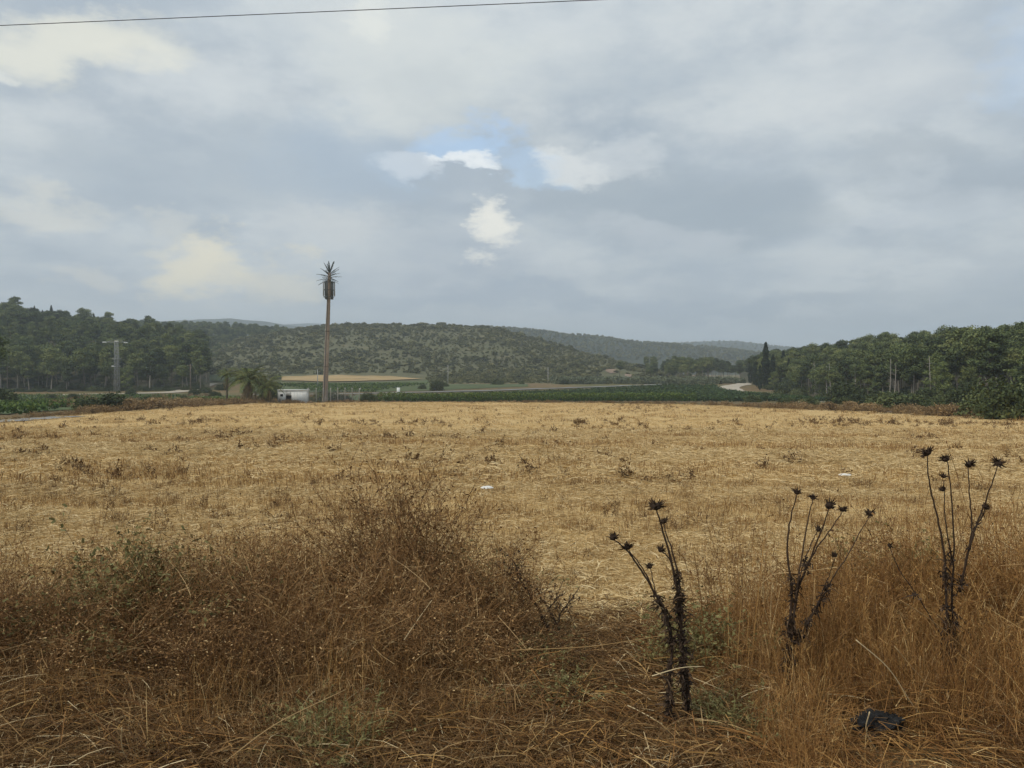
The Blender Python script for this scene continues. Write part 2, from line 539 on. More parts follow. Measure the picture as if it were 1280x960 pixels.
M['wood'] = mat_noise('weathered_wood', [((4, 4, .6), 5, .45, .7, (.11, .085, .065), .7)], (.20, .16, .125))
M['cable'] = mat_noise('black_cable', [], (.035, .035, .04), rough=.6)
M['ceramic'] = mat_noise('insulator_white', [], (.75, .75, .73), rough=.3)
M['straw'] = mat_tint('dry_straw', [(0, (.32, .21, .09)), (.45, (.64, .46, .215)), (1, (.88, .72, .43))], rand=.25, spec=.25)
M['stub'] = mat_tint('stubble', [(0, (.14, .080, .033)), (.5, (.36, .225, .095)), (1, (.56, .39, .18))], rand=.35)
M['weed'] = mat_tint('field_weed', [(0, (.065, .036, .017)), (.5, (.17, .098, .042)), (1, (.31, .195, .085))], rand=.35)
M['drybrown'] = mat_tint('dead_stems', [(0, (.068, .034, .015)), (.45, (.215, .113, .044)), (.8, (.39, .225, .090)), (1, (.68, .48, .24))], rand=.5)
M['rust'] = mat_tint('russet_grass', [(0, (.085, .037, .013)), (.45, (.275, .135, .043)), (.8, (.47, .27, .090)), (1, (.72, .51, .23))], rand=.35)
M['straw_fg'] = mat_tint('lying_straw', [(0, (.060, .030, .012)), (.5, (.185, .103, .040)), (.85, (.37, .23, .095)), (1, (.72, .57, .33))], rand=.35)
M['sage'] = mat_tint('grey_green_leaf', [(0, (.095, .085, .030)), (.5, (.205, .185, .070)), (1, (.34, .31, .14))], rand=.3)
M['thistle'] = mat_tint('dead_thistle', [(0, (.020, .013, .009)), (.5, (.060, .038, .025)), (1, (.17, .11, .065))], rand=.1)
M['bag'] = mat_noise('black_plastic', [((14, 14, 14), 5, .5, .7, (.028, .028, .026), .7)], (.010, .010, .010), rough=.5, spec=.3, bump=((40, 40, 40), .02))
M['paper'] = mat_noise('white_scrap', [], (.75, .73, .68), rough=.8)


# ------------------------------------------------------------------ the ground
# far edge of the mown field, from the photograph's outline of it
_fe = [(-900, 560), (-400, 545), (-100, 533), (0, 527), (100, 519), (200, 512), (330, 504.5), (420, 503.5), (500, 503), (700, 503.5),
       (850, 506), (960, 511), (1100, 517), (1280, 526), (1400, 533), (1800, 550), (2200, 562)]
_fu = np.array([(p - 640) / F for p, _ in _fe]); _fY = np.array([min(gp(p, q)[1], 139.0) for p, q in _fe])


def field_edge(u):
    return np.interp(u, _fu, _fY)


def grid_faces(nr, nc):
    i, j = np.meshgrid(np.arange(nr - 1), np.arange(nc - 1), indexing='ij')
    a = i * nc + j
    return np.stack([a, a + 1, a + nc + 1, a + nc], -1).reshape(-1, 4)


def build_ground():
    ang = np.concatenate([np.linspace(-180, -62, 40)[:-1], np.linspace(-62, 62, 300), np.linspace(62, 180, 40)[1:]]) * np.pi / 180
    rad = np.concatenate([[0.02], np.geomspace(.3, 4400, 330)])
    A, Rr = np.meshgrid(ang, rad)
    X = np.sin(A) * Rr; Y = np.cos(A) * Rr
    Z = H(X, Y)
    u = X / np.maximum(Y, .1)
    inside = (Y > 8.2) & (Y < field_edge(u) - 1.0)
    Z = Z - np.where(inside, .5, 0)
    tag(link('ground', make_mesh('ground', np.stack([X, Y, Z], -1), grid_faces(*X.shape), M['ground'], smooth=True)), kind='structure')
    us = np.linspace(-1.5, 1.6, 300); s = np.linspace(0, 1, 190)
    U, Sg = np.meshgrid(us, s)
    Y = 7.3 * (np.maximum(field_edge(U), 9) / 7.3) ** Sg
    X = U * Y
    Z = H(X, Y) + .02
    Z[0] -= .12; Z[-1] -= .3
    Z += .05 * (fbm(X * .8, Y * 2.5, 9) - .5)
    tag(link('field', make_mesh('field', np.stack([X, Y, Z], -1), grid_faces(*X.shape), M['field'], smooth=True)), kind='structure')


build_ground()


def catmull(P, n=12):
    P = np.asarray(P, float); out = []
    Q = np.vstack([2 * P[0] - P[1], P, 2 * P[-1] - P[-2]])
    for i in range(1, len(Q) - 2):
        for t in np.arange(n) / n:
            a, b, c, d = Q[i - 1], Q[i], Q[i + 1], Q[i + 2]
            out.append(.5 * (2 * b + (c - a) * t + (2 * a - 5 * b + 4 * c - d) * t * t + (3 * b - a - 3 * c + d) * t ** 3))
    return np.array(out + [Q[-2]])


def ribbon(name, pts, width, mat, lift=.06, hfun=None):
    P = catmull([((p - 640) / F * d, d) for p, d in pts], 10)
    T = np.gradient(P, axis=0); T /= np.linalg.norm(T, axis=1, keepdims=True)
    Nn = np.stack([-T[:, 1], T[:, 0]], 1)
    w = width * (1 + .25 * (vnoise(np.arange(len(P)) * .3, 0 * P[:, 0], 4) - .5))
    cols = np.linspace(-.5, .5, 5)
    XY = P[:, None] + Nn[:, None] * (w[:, None] * cols)[:, :, None]
    Z = (hfun or H)(XY[..., 0], XY[..., 1]) + lift
    V = np.concatenate([XY, Z[..., None]], -1)
    return tag(link(name, make_mesh(name, V, grid_faces(len(P), 5), mat, smooth=True)), kind='structure')


ribbon('dirt_road', [(1010, 150), (975, 178), (950, 200), (928, 222), (914, 243), (913, 262), (926, 284), (934, 310), (933, 350), (920, 420)], 6.5, M['road'], .14)
ribbon('valley_road', [(300, 205), (420, 212), (480, 219), (560, 228), (660, 243), (760, 262), (830, 285)], 3.6, M['asphalt'], .22)
ribbon('farm_path', [(-300, 150), (-80, 160), (40, 165), (110, 168)], 3.0, M['road'], .15)
ribbon('forest_path', [(70, 205), (110, 212), (150, 216), (200, 222), (232, 236), (250, 262), (262, 300)], 6.0, M['road'], .15)
ribbon('field_track', [(-260, 40), (-120, 50), (-20, 57), (40, 62), (85, 68)], 3.0, M['asphalt'], .08)


def patch(name, pxs, Y0, Y1, mat, lift=.10):
    """a crop or earth patch on the valley floor, between two depths that vary by column"""
    u = np.linspace((pxs[0] - 640) / F, (pxs[-1] - 640) / F, 40)
    k = (np.asarray(pxs, float) - 640) / F
    a = np.interp(u, k, Y0); b = np.interp(u, k, Y1)
    s = np.linspace(0, 1, 26)[:, None]
    Y = a + (b - a) * s
    Y = Y + (vnoise(u * 90, 0 * u, 8) - .5) * (b - a) * .08
    X = u * Y
    return tag(link(name, make_mesh(name, np.stack([X, Y, H(X, Y) + lift], -1), grid_faces(*X.shape), mat, smooth=True)), kind='structure')


patch('crop_field', [-200, 0, 100, 170], [75, 72, 92, 128], [150, 154, 156, 150], M['green2'])
patch('crop_field', [-100, 60, 240, 300], [172, 174, 150, 160], [206, 208, 214, 190], M['green2'], .12)
patch('crop_field', [235, 300, 360, 430, 480, 560], [158, 165, 168, 164, 165, 200], [196, 205, 206, 205, 208, 214], M['green2'], .14)
patch('crop_field', [300, 400, 480, 560, 660], [222, 225, 228, 240, 262], [285, 288, 288, 290, 292], M['green2'], .14)
patch('earth_clearing', [1080, 1130, 1210], [84, 76, 70], [112, 104, 92], M['earth'], .10)


# ------------------------------------------------------------------ hills
class Hill:
    """a hillside between a foot line and a crest line given column by column"""

    def __init__(s, name, px, foot, crest, sil, p, mat, zf=None, rough=2.0, nc=160, nr=70, freq=40.):
        s.px = np.array(px, float); s.f = np.array(foot, float); s.c = np.array(crest, float); s.s = np.array(sil, float)
        s.p = p; s.zf = zf; s.rough = rough; s.freq = freq
        U, T = np.meshgrid(np.linspace(px[0], px[-1], nc), np.concatenate([[-.12, -.04], np.linspace(0, 1.0, nr), np.linspace(1.02, 1.8, 18)]))
        P = s.pt(U, T)
        tag(link(name, make_mesh(name, P, grid_faces(*U.shape), mat, smooth=True)), kind='structure')

    def pt(s, px, t):
        px = np.asarray(px, float); t = np.asarray(t, float)
        f = np.interp(px, s.px, s.f); c = np.interp(px, s.px, s.c); sil = np.interp(px, s.px, s.s)
        Y = f + (c - f) * t
        X = (px - 640) / F * Y
        zc = CAMZ + (462 - sil) / F * c
        zf = H((px - 640) / F * f, f) if s.zf is None else s.zf
        tt = np.clip(t, 0, 1)
        prof = np.sin(np.pi / 2 * tt ** s.p)
        z = zf + (zc - zf) * prof
        z = z - np.where(t > 1, (zc - zf) * (np.clip(t - 1, 0, 1)) ** 1.5 * 1.4, 0)
        z = z + np.where(t < 0, t * 30, 0)
        n = (fbm(X / s.freq, Y / s.freq, 21, 4) - .5) * 2 * s.rough
        z = z + n * np.clip(t * 6, 0, 1)
        return np.stack([X, Y, z], -1)


HA = Hill('scrub_hill', [150, 230, 270, 310, 350, 400, 450, 500, 560, 620, 680, 740, 800, 860, 930],
          [330, 320, 305, 300, 298, 298, 298, 300, 305, 310, 316, 325, 345, 370, 380],
          [560, 570, 580, 590, 600, 615, 625, 630, 630, 620, 590, 540, 470, 430, 400],
          [448, 442, 432, 424, 416, 410, 407, 407, 408, 413, 428, 445, 459, 470, 477], 2.0, M['scrub_soil'], rough=1.6)
HB = Hill('wooded_ridge', [440, 540, 600, 640, 700, 760, 800, 850, 890, 930, 1000, 1100, 1300], [800] * 13, [1250] * 13,
          [420, 412, 409, 412, 419, 424, 428, 432, 436, 440, 444, 446, 448], 1.3, M['ridge'], zf=-4, rough=5, freq=90)
HC = Hill('distant_ridge', [760, 820, 860, 900, 940, 980, 1040, 1200, 1400], [1500] * 9, [2300] * 9, [436, 432, 429.5, 428, 429, 433, 437, 442, 445], 1.2, M['far'], zf=-4, rough=6, freq=160)
HD = Hill('distant_ridge', [-100, 100, 200, 250, 290, 330, 370, 410, 460, 560], [1500] * 10, [2500] * 10, [415, 408, 404, 402, 401.5, 404, 410, 413, 418, 430], 1.1, M['far'], zf=-4, rough=6, freq=160)
HD2 = Hill('distant_ridge', [250, 330, 360, 390, 430, 480, 560], [2700] * 7, [3600] * 7, [412, 409, 406, 405, 407, 412, 420], 1.1, M['far'], zf=-4, rough=6, freq=200)
HE = Hill('forest_hill', [-700, -300, -100, 0, 60, 120, 180, 230, 262], [170, 200, 222, 230, 232, 234, 236, 238, 244], [420, 430, 430, 430, 425, 420, 410, 395, 380],
          [385, 396, 403, 408, 415, 421, 428, 434, 447], 1.15, M['forest_floor'], rough=1.5)
HE2 = Hill('forest_hill', [120, 180, 240, 300, 350, 400, 450], [430, 430, 440, 460, 490, 520, 540], [680, 690, 700, 710, 720, 730, 740], [415, 418, 419, 420, 423, 428, 434], 1.3, M['forest_floor'], zf=-3, rough=2)
HF = Hill('forest_hill', [925, 950, 980, 1020, 1060, 1100, 1160, 1220, 1280, 1400, 1600, 2000], [330, 262, 222, 192, 170, 150, 128, 112, 102, 88, 75, 60],
          [430, 410, 390, 350, 320, 295, 270, 255, 245, 225, 205, 180], [466, 464, 462, 461, 459, 457, 455, 454, 453, 446, 435, 415], 1.1, M['forest_floor'], rough=1.2)


def hill_sheet(name, hill, pxs, t0, t1, mat, lift=.35):
    px = np.linspace(pxs[0], pxs[-1], 50)
    a = np.interp(px, pxs, t0); b = np.interp(px, pxs, t1)
    s = np.linspace(0, 1, 20)[:, None]
    wob = (vnoise(px * .09, 0 * px, 8) - .5) * .25
    T = a + (b - a) * (s + wob * (s > .5))
    P = hill.pt(np.broadcast_to(px, T.shape), T)
    P[..., 2] += lift
    return tag(link(name, make_mesh(name, P, grid_faces(*T.shape), mat, smooth=True)), kind='structure')


hill_sheet('mown_strip', HA, [352, 400, 450, 500, 536], [.10, .075, .07, .085, .12], [.19, .195, .19, .17, .135], M['straw2'])
hill_sheet('crop_field', HA, [240, 262, 300, 335], [.12, .09, .08, .12], [.235, .24, .22, .17], M['green2'])
hill_sheet('crop_field', HA, [440, 470, 510, 540], [-.035, -.03, -.03, -.02], [.02, .02, .04, .06], M['green2'], .5)
hill_sheet('earth_bank', HA, [757, 763, 770], [.42, .38, .42], [.52, .58, .50], M['earth'], .4)
hill_sheet('earth_bank', HA, [781, 790, 800], [.20, .10, .22], [.42, .46, .36], M['earth'], .4)

# ------------------------------------------------------------------ trees and shrubs
def crown_clumps(g, cen, rad, nper, size, r, up=.5, tone=None, shell=.55):
    """leaf faces spread through ellipsoidal clumps; each clump has its own tone"""
    for c, rd in zip(cen, rad):
        n = int(nper * (rd[0] / np.mean([q[0] for q in rad])) ** 1.5) + 8
        d = r.normal(size=(n, 3)); d /= np.linalg.norm(d, axis=1, keepdims=True)
        q = r.uniform(shell ** 3, 1, n) ** (1 / 3)
        q = q * (1 + .25 * r.normal(size=n).clip(-1.5, 1.5))
        P = c + d * q[:, None] * rd
        tn = r.uniform(.18, .82) if tone is None else tone + r.uniform(-.15, .15)
        g.leaves(P, size * r.uniform(.6, 1.4, n), np.clip(tn + r.normal(0, .13, n), 0, 1), up=up, aspect=.55, r=r, out=d * .8)


def pine_proto(seed, h=10., spread=2.6, base=.38, light=False, nc=17, nper=215):
    r = np.random.default_rng(seed)
    g = G(); t = np.linspace(0, 1, 9)
    bend = np.stack([np.sin(t * 2 + r.uniform(0, 6)) * .35, np.cos(t * 2.3 + r.uniform(0, 6)) * .35, t * h * .88], 1)
    bend[:, :2] -= bend[0, :2]
    g.tube(bend, np.interp(t, [0, .1, 1], [.19, .15, .035]) * h / 10, 6, r.uniform(.3, .8))
    cen, rad = [], []
    for i in range(nc):
        s = base + (1 - base) * ((i + .5) / nc) ** .85
        w = spread * np.sin(np.pi * np.clip((s - base) / (1.08 - base), .06, 1) ** .75) ** .8
        a = i * 2.4 + r.uniform(-.5, .5)
        rr = w * r.uniform(.35, 1.0)
        c = np.array([np.cos(a) * rr, np.sin(a) * rr, s * h * .94 + r.uniform(-.3, .3)]) + np.array([*bend[min(8, int(s * 8)), :2], 0])
        k = r.uniform(.85, 1.45) * spread / 2.6
        cen.append(c); rad.append(np.array([k * 1.15, k * 1.15, k * .62]))
        b0 = np.array([np.interp(s - .1, t, bend[:, 0]), np.interp(s - .1, t, bend[:, 1]), np.clip(s - .1, .2, .86) * h * .88])
        mid = (b0 + c) / 2 + np.array([0, 0, -.15])
        g.tube([b0, mid, c], np.array([.06, .045, .02]) * h / 10, 4, .45, cap=False)
    for i in range(6):  # dead lower limbs
        s = r.uniform(.15, base + .1); a = r.uniform(0, 6.3); Ln = r.uniform(.5, 1.3)
        p0 = np.array([np.interp(s, t, bend[:, 0]), np.interp(s, t, bend[:, 1]), s * h * .88])
        g.tube([p0, p0 + [np.cos(a) * Ln, np.sin(a) * Ln, r.uniform(-.2, .3)]], [.03, .01], 3, .6, cap=False)
    c = G()
    crown_clumps(c, cen, rad, nper, .27 * h / 10, r, up=.9)
    return g.mesh('trunk', M['bark']), c.mesh('crown', M['pine_light'] if light else M['pine'])


def cypress_proto(seed, h=10., w=.85):
    r = np.random.default_rng(seed); g = G(); c = G()
    g.tube([[0, 0, 0], [0, 0, h * .5], [0, 0, h * .92]], [.13, .09, .02], 6, .3)
    n = 2000
    s = r.uniform(0, 1, n) ** .85
    wd = w * (np.clip(s * 5, 0, 1) ** .5) * (1 - s) ** .55 * (1 + .25 * np.sin(s * 23 + seed))
    a = r.uniform(0, 6.283, n); q = np.sqrt(r.uniform(.25, 1.1, n))
    P = np.stack([np.cos(a) * wd * q, np.sin(a) * wd * q, h * (.06 + .94 * s)], 1)
    c.leaves(P, .34 * r.uniform(.6, 1.3, n), np.clip(.45 + .2 * np.sin(a * 3 + s * 14) + r.normal(0, .14, n), 0, 1), up=.3, r=r,
             out=np.stack([np.cos(a), np.sin(a), a * 0], 1))
    return g.mesh('trunk', M['bark']), c.mesh('crown', M['cypress'])


def shrub_proto(seed, mat, n=700, nc=9, size=.2, flat=.75):
    """a dome of foliage about 2 m wide and 1.6 m tall on short stems"""
    r = np.random.default_rng(seed); g = G(); c = G()
    cen, rad = [], []
    for i in range(nc):
        a = r.uniform(0, 6.283); q = np.sqrt(r.uniform(0, 1)) * .72
        k = r.uniform(.30, .52)
        z = flat * (1 - .6 * q * q) * r.uniform(.55, 1.15) + .12
        cc = np.array([np.cos(a) * q, np.sin(a) * q, z]); cen.append(cc); rad.append(np.array([k, k, k * .8]))
        g.tube([[0, 0, -.1], [cc[0] * .4, cc[1] * .4, z * .45], cc], [.045, .03, .012], 4, .3, cap=False)
        cen.append(np.array([np.cos(a) * q * 1.1, np.sin(a) * q * 1.1, z * .4])); rad.append(np.array([k, k, k * .7]))
    crown_clumps(c, cen, rad, n / len(cen), size, r, up=.4)
    return g.mesh('stem', M['bark']), c.mesh('foliage', mat)


PINES = [pine_proto(40 + i, 10, [1.9, 2.3, 1.6, 2.2, 1.8, 2.5][i], [.46, .58, .40, .64, .50, .60][i]) for i in range(6)]
LPINES = [pine_proto(60 + i, 8, 1.7, .15, True, 20, 150) for i in range(3)]
CYPS = [cypress_proto(70 + i) for i in range(2)]
SCRUBS = [shrub_proto(80 + i, M['scrub'], 520, 6, .25) for i in range(5)]
SHRUBS = [shrub_proto(90 + i, M['shrub'], 4200, 11, .095) for i in range(4)]
OLIVES = [shrub_proto(100 + i, M['olive'], 700, 9, .22, .95) for i in range(3)]


def plant(name, proto, loc, scl, label, cat, group, names=('trunk', 'crown'), rz=None):
    o = thing(name, loc, label, cat, group, rng.uniform(0, 6.28) if rz is None else rz, scl)
    for nm, me in zip(names, proto): link(nm, me, o)
    return o


_joined = {}


def joined(a, b):
    """trunk and crown of one prototype as a single piece"""
    if (a.name, b.name) in _joined: return _joined[(a.name, b.name)]
    V, T, Fs, MI, off = [], [], {}, {}, 0
    for k, m in enumerate((a, b)):
        v = np.empty(len(m.vertices) * 3, np.float32); m.vertices.foreach_get('co', v); v = v.reshape(-1, 3)
        t = np.empty(len(v), np.float32); m.attributes['tint'].data.foreach_get('value', t)
        st = np.empty(len(m.polygons), np.int32); m.polygons.foreach_get('loop_start', st)
        to = np.empty(len(m.polygons), np.int32); m.polygons.foreach_get('loop_total', to)
        ix = np.empty(len(m.loops), np.int32); m.loops.foreach_get('vertex_index', ix)
        for c in np.unique(to):
            q = st[to == c]
            Fs.setdefault(c, []).append(ix[q[:, None] + np.arange(c)] + off); MI.setdefault(c, []).append(np.full(len(q), k, np.int32))
        V.append(v); T.append(t); off += len(v)
    me = make_mesh('tree_piece', np.concatenate(V), [np.concatenate(f) for f in Fs.values()], a.materials[0], np.concatenate(T))
    me.materials.append(b.materials[0])
    me.polygons.foreach_set('material_index', np.concatenate([np.concatenate(f) for f in MI.values()]))
    _joined[(a.name, b.name)] = me
    return me


def mass(name, protos, P, scl, label, cat, tilt=.06):
    """trees or shrubs far in that read as one mass"""
    n = len(P)
    pr = [joined(a, b) for a, b in protos]
    rot = np.stack([rng.normal(0, tilt, n), rng.normal(0, tilt, n), rng.uniform(0, 6.28, n)], 1)
    return scatter(name, pr, P, rot, scl, rng.integers(0, len(pr), n), label, cat)


def forest(hill, px0, px1, t0, t1, spacing, seed):
    """jittered tree positions over a part of a hillside, even in world area"""
    r = np.random.default_rng(seed)
    out = []
    n = 60000
    px = r.uniform(px0, px1, n); t = r.uniform(t0, t1, n)
    P = hill.pt(px, t)
    w = np.interp(px, hill.px, hill.c - hill.f) * P[:, 1]
    keep = r.uniform(0, 1, n) < w / w.max()
    P = P[keep]
    cell = {}
    for p in P:
        k = (int(p[0] // spacing), int(p[1] // spacing))
        ok = True
        for i in (-1, 0, 1):
            for j in (-1, 0, 1):
                for q in cell.get((k[0] + i, k[1] + j), ()):
                    if (q[0] - p[0]) ** 2 + (q[1] - p[1]) ** 2 < spacing ** 2: ok = False
        if ok: cell.setdefault(k, []).append(p); out.append(p)
    out = np.array(out)
    return out[np.argsort(np.hypot(out[:, 0], out[:, 1]))]


def grow_forest(P, n_ind, label_ind, group, label_mass, hscale, light_share=.12, cyp_share=0.0, seed=5, px_vis=(-60, 1340)):
    r = np.random.default_rng(seed)
    px = 640 + P[:, 0] / P[:, 1] * F
    vis = (px > px_vis[0]) & (px < px_vis[1])
    ind = np.zeros(len(P), bool); ind[np.flatnonzero(vis)[:n_ind]] = True
    for p in P[ind]:
        q = r.uniform()
        s = hscale * r.uniform(.60, 1.28)
        p = p - [0, 0, .15]
        if q < cyp_share:
            plant('cypress_tree', CYPS[r.integers(2)], p, s * 1.0, label_ind[2], 'tree', group[2])
        elif q < cyp_share + light_share:
            plant('young_pine_tree', LPINES[r.integers(3)], p, s * .85, label_ind[1], 'tree', group[1])
        else:
            plant('pine_tree', PINES[r.integers(6)], p, s, label_ind[0], 'tree', group[0])
    B = P[~ind]
    mass('pine_wood', PINES + LPINES, B - [0, 0, .15], hscale * r.uniform(.5, 1.18, len(B)), label_mass, 'wood')


# wood on the hillside beside the dirt road
P = forest(HF, 950, 1640, .0, 1.15, 3.5, 1)
P = P[(H(P[:, 0], P[:, 1]) > -90)]
grow_forest(P, 130, ['dark pine with a bare grey trunk in the wood beside the pale dirt road',
                     'pale green bushy young pine in the wood beside the pale dirt road',
                     'slender dark cypress in the wood beside the pale dirt road'],
            ['pines of the wood by the dirt road', 'young pines of the wood by the dirt road', 'cypresses of the wood by the dirt road'],
            'dense pine wood covering the slope beside the dirt road', .95, .16, .0)
# wood behind the lattice pylon
P = forest(HE, -520, 258, .0, 1.1, 3.9, 2)
grow_forest(P, 120, ['dark pine in the wood behind the lattice pylon', 'pale green bushy young pine in the wood behind the lattice pylon', 'slender cypress in the wood behind the lattice pylon'],
            ['pines of the wood behind the pylon', 'young pines of the wood behind the pylon', 'cypresses of the wood behind the pylon'],
            'dense pine wood covering the hill behind the lattice pylon', 1.0, .18, .03, 6)
P = forest(HE2, 170, 440, .1, 1.1, 6.0, 3)
mass('pine_wood', PINES, P, rng.uniform(.8, 1.25, len(P)), 'far strip of dark pine wood between the scrub hill and the pylon wood', 'wood')
# hilltop trees on the skyline of the pylon wood
for px, t, s, kind in [(20, 1.0, 1.9, 0), (15, .98, 1.5, 0), (36, 1, 1.25, 2), (44, 1, 1.4, 2), (54, 1, 1.2, 2), (58, 1, 1.2, 1), (65, 1, 1.5, 2), (107, 1, 1.5, 0), (118, 1, 1.2, 2), (138, .98, 1.45, 0), (165, .98, 1.3, 0), (188, .96, 1.6, 0), (200, .96, 1.1, 2), (6, 1, 1.4, 0), (82, 1, 1.3, 0)]:
    p = HE.pt(px, t) - [0, 0, .2]
    if kind == 2: plant('cypress_tree', CYPS[0], p, s, 'narrow cypress on the skyline of the hill behind the pylon', 'tree', 'cypresses on the skyline')
    else: plant('pine_tree', PINES[int(px) % 6], p, s, 'round topped pine standing out on the skyline of the hill behind the pylon', 'tree', 'pines on the skyline')
# cypresses at the bend of the dirt road
for px, d, s in [(946, 262, .95), (957, 250, 1.52), (966, 246, 1.12), (979, 244, 1.25), (986, 236, 1.0), (950, 240, .8), (938, 300, 1.0), (943, 280, .85)]:
    plant('cypress_tree', CYPS[int(px) % 2], gpd(px, d) - [0, 0, .1], (s * 1.25, s * 1.25, s), 'tall dark cypress at the bend of the pale dirt road', 'tree', 'cypresses at the bend of the dirt road')
# trees on the valley floor behind the olive rows
r = np.random.default_rng(33)
for i in range(84):
    px = r.uniform(806, 952); d = r.uniform(345, 460)
    p = HA.pt(px, (d - np.interp(px, HA.px, HA.f)) / (np.interp(px, HA.px, HA.c) - np.interp(px, HA.px, HA.f)))
    p[2] = max(p[2], float(H(p[0], p[1]))) - .2
    plant('pine_tree', PINES[r.integers(6)], p, r.uniform(.65, 1.15) * (1.05 if px > 840 else .8), 'bushy pine on the valley floor behind the olive rows', 'tree', 'trees behind the olive rows')
plant('pine_tree', PINES[1], HA.pt(774, .25) - [0, 0, .2], .82, 'lone dark tree between two patches of bare pinkish earth', 'tree', None)
# nearer tree whose crown reaches past the field's edge track
plant('pine_tree', PINES[5], gpd(-22, 118) - [0, 0, .1], (1.1, 1.1, 1.18), 'dark tree beside the crop field, only its crown edge showing', 'tree', None)

# scrub on the hill: the largest one by one, the rest as a mass
r = np.random.default_rng(8)
P = forest(HA, 205, 880, .16, 1.04, 4.3, 4)
n1 = fbm(P[:, 0] / 22, P[:, 1] / 22, 12)
px = 640 + P[:, 0] / P[:, 1] * F
t_of = (P[:, 1] - np.interp(px, HA.px, HA.f)) / (np.interp(px, HA.px, HA.c) - np.interp(px, HA.px, HA.f))
crop = ((px > 236) & (px < 338) & (t_of < .25)) | ((px > 348) & (px < 540) & (t_of < .235)) | ((px > 752) & (px < 806) & (t_of < .6) & (r.uniform(0, 1, len(P)) < .75))
keep = (n1 + r.uniform(-.3, .3, len(P)) > .24) & ~crop
P = P[keep]; n1 = n1[keep]
S = .7 + 1.9 * r.uniform(0, 1, len(P)) ** 3 + np.clip((n1 - .45) * 2, 0, .8)
size = S / P[:, 1]
big = np.argsort(-size)[:270]
ind = np.zeros(len(P), bool); ind[big] = True
for p, s in zip(P[ind], S[ind]):
    plant('scrub_bush', SCRUBS[r.integers(5)], p - [0, 0, .1], (s * r.uniform(.95, 1.7), s * r.uniform(.95, 1.6), s * r.uniform(.75, 1.05)), 'rounded dark green scrub bush on the open hillside behind the mast', 'bush', 'scrub bushes on the hillside', ('stem', 'foliage'))
mass('scrub', SCRUBS, P[~ind], np.stack([S[~ind] * r.uniform(.9, 1.7, (~ind).sum()), S[~ind] * r.uniform(.9, 1.5, (~ind).sum()), S[~ind] * r.uniform(.7, 1.05, (~ind).sum())], 1), 'low mixed scrub covering the hill behind the mast', 'scrub')
# low undergrowth between them
Q = forest(HA, 205, 880, .16, 1.02, 2.6, 14)
px = 640 + Q[:, 0] / Q[:, 1] * F
t_of = (Q[:, 1] - np.interp(px, HA.px, HA.f)) / (np.interp(px, HA.px, HA.c) - np.interp(px, HA.px, HA.f))
Q = Q[~(((px > 236) & (px < 338) & (t_of < .25)) | ((px > 348) & (px < 540) & (t_of < .235)) | ((px > 752) & (px < 806) & (t_of < .6))) & (r.uniform(0, 1, len(Q)) < .5)]
mass('undergrowth', SCRUBS, Q, r.uniform(.4, 1.0, len(Q)), 'small undergrowth between the bushes of the scrub hill', 'undergrowth')
Q = forest(HA, 535, 880, -.02, .2, 3.2, 24)
mass('scrub', SCRUBS, Q - [0, 0, .1], r.uniform(.5, 1.5, len(Q)), 'scrub at the foot of the hill behind the valley road', 'scrub')
P = forest(HB, 470, 960, .3, 1.02, 9.0, 5)
mass('ridge_scrub', SCRUBS, P, r.uniform(1.6, 3.4, len(P)), 'scrub and trees on the wooded ridge beyond the scrub hill', 'scrub')
P = forest(HC, 790, 1010, .4, 1.01, 18, 15)
mass('ridge_scrub', SCRUBS, P, r.uniform(1.6, 3.2, len(P)), 'trees on the bluish ridge at the end of the valley', 'scrub')

# olive rows beyond the vineyard
for row, d in enumerate([296, 306, 317, 329]):
    for k, px in enumerate(np.arange(700 - row * 4, 930 - row * 3, 11.5 - row * .6)):
        p = gpd(px + r.uniform(-2, 2), d + r.uniform(-1, 1)); s = r.uniform(1.5, 2.1)
        if row == 0 and px > 905: continue
        plant('olive_tree', OLIVES[r.integers(3)], p - [0, 0, .1], (s * 1.15, s * 1.1, s * 1.1), 'rounded grey green olive tree in the planted rows beyond the vineyard', 'tree', 'olive trees in rows')

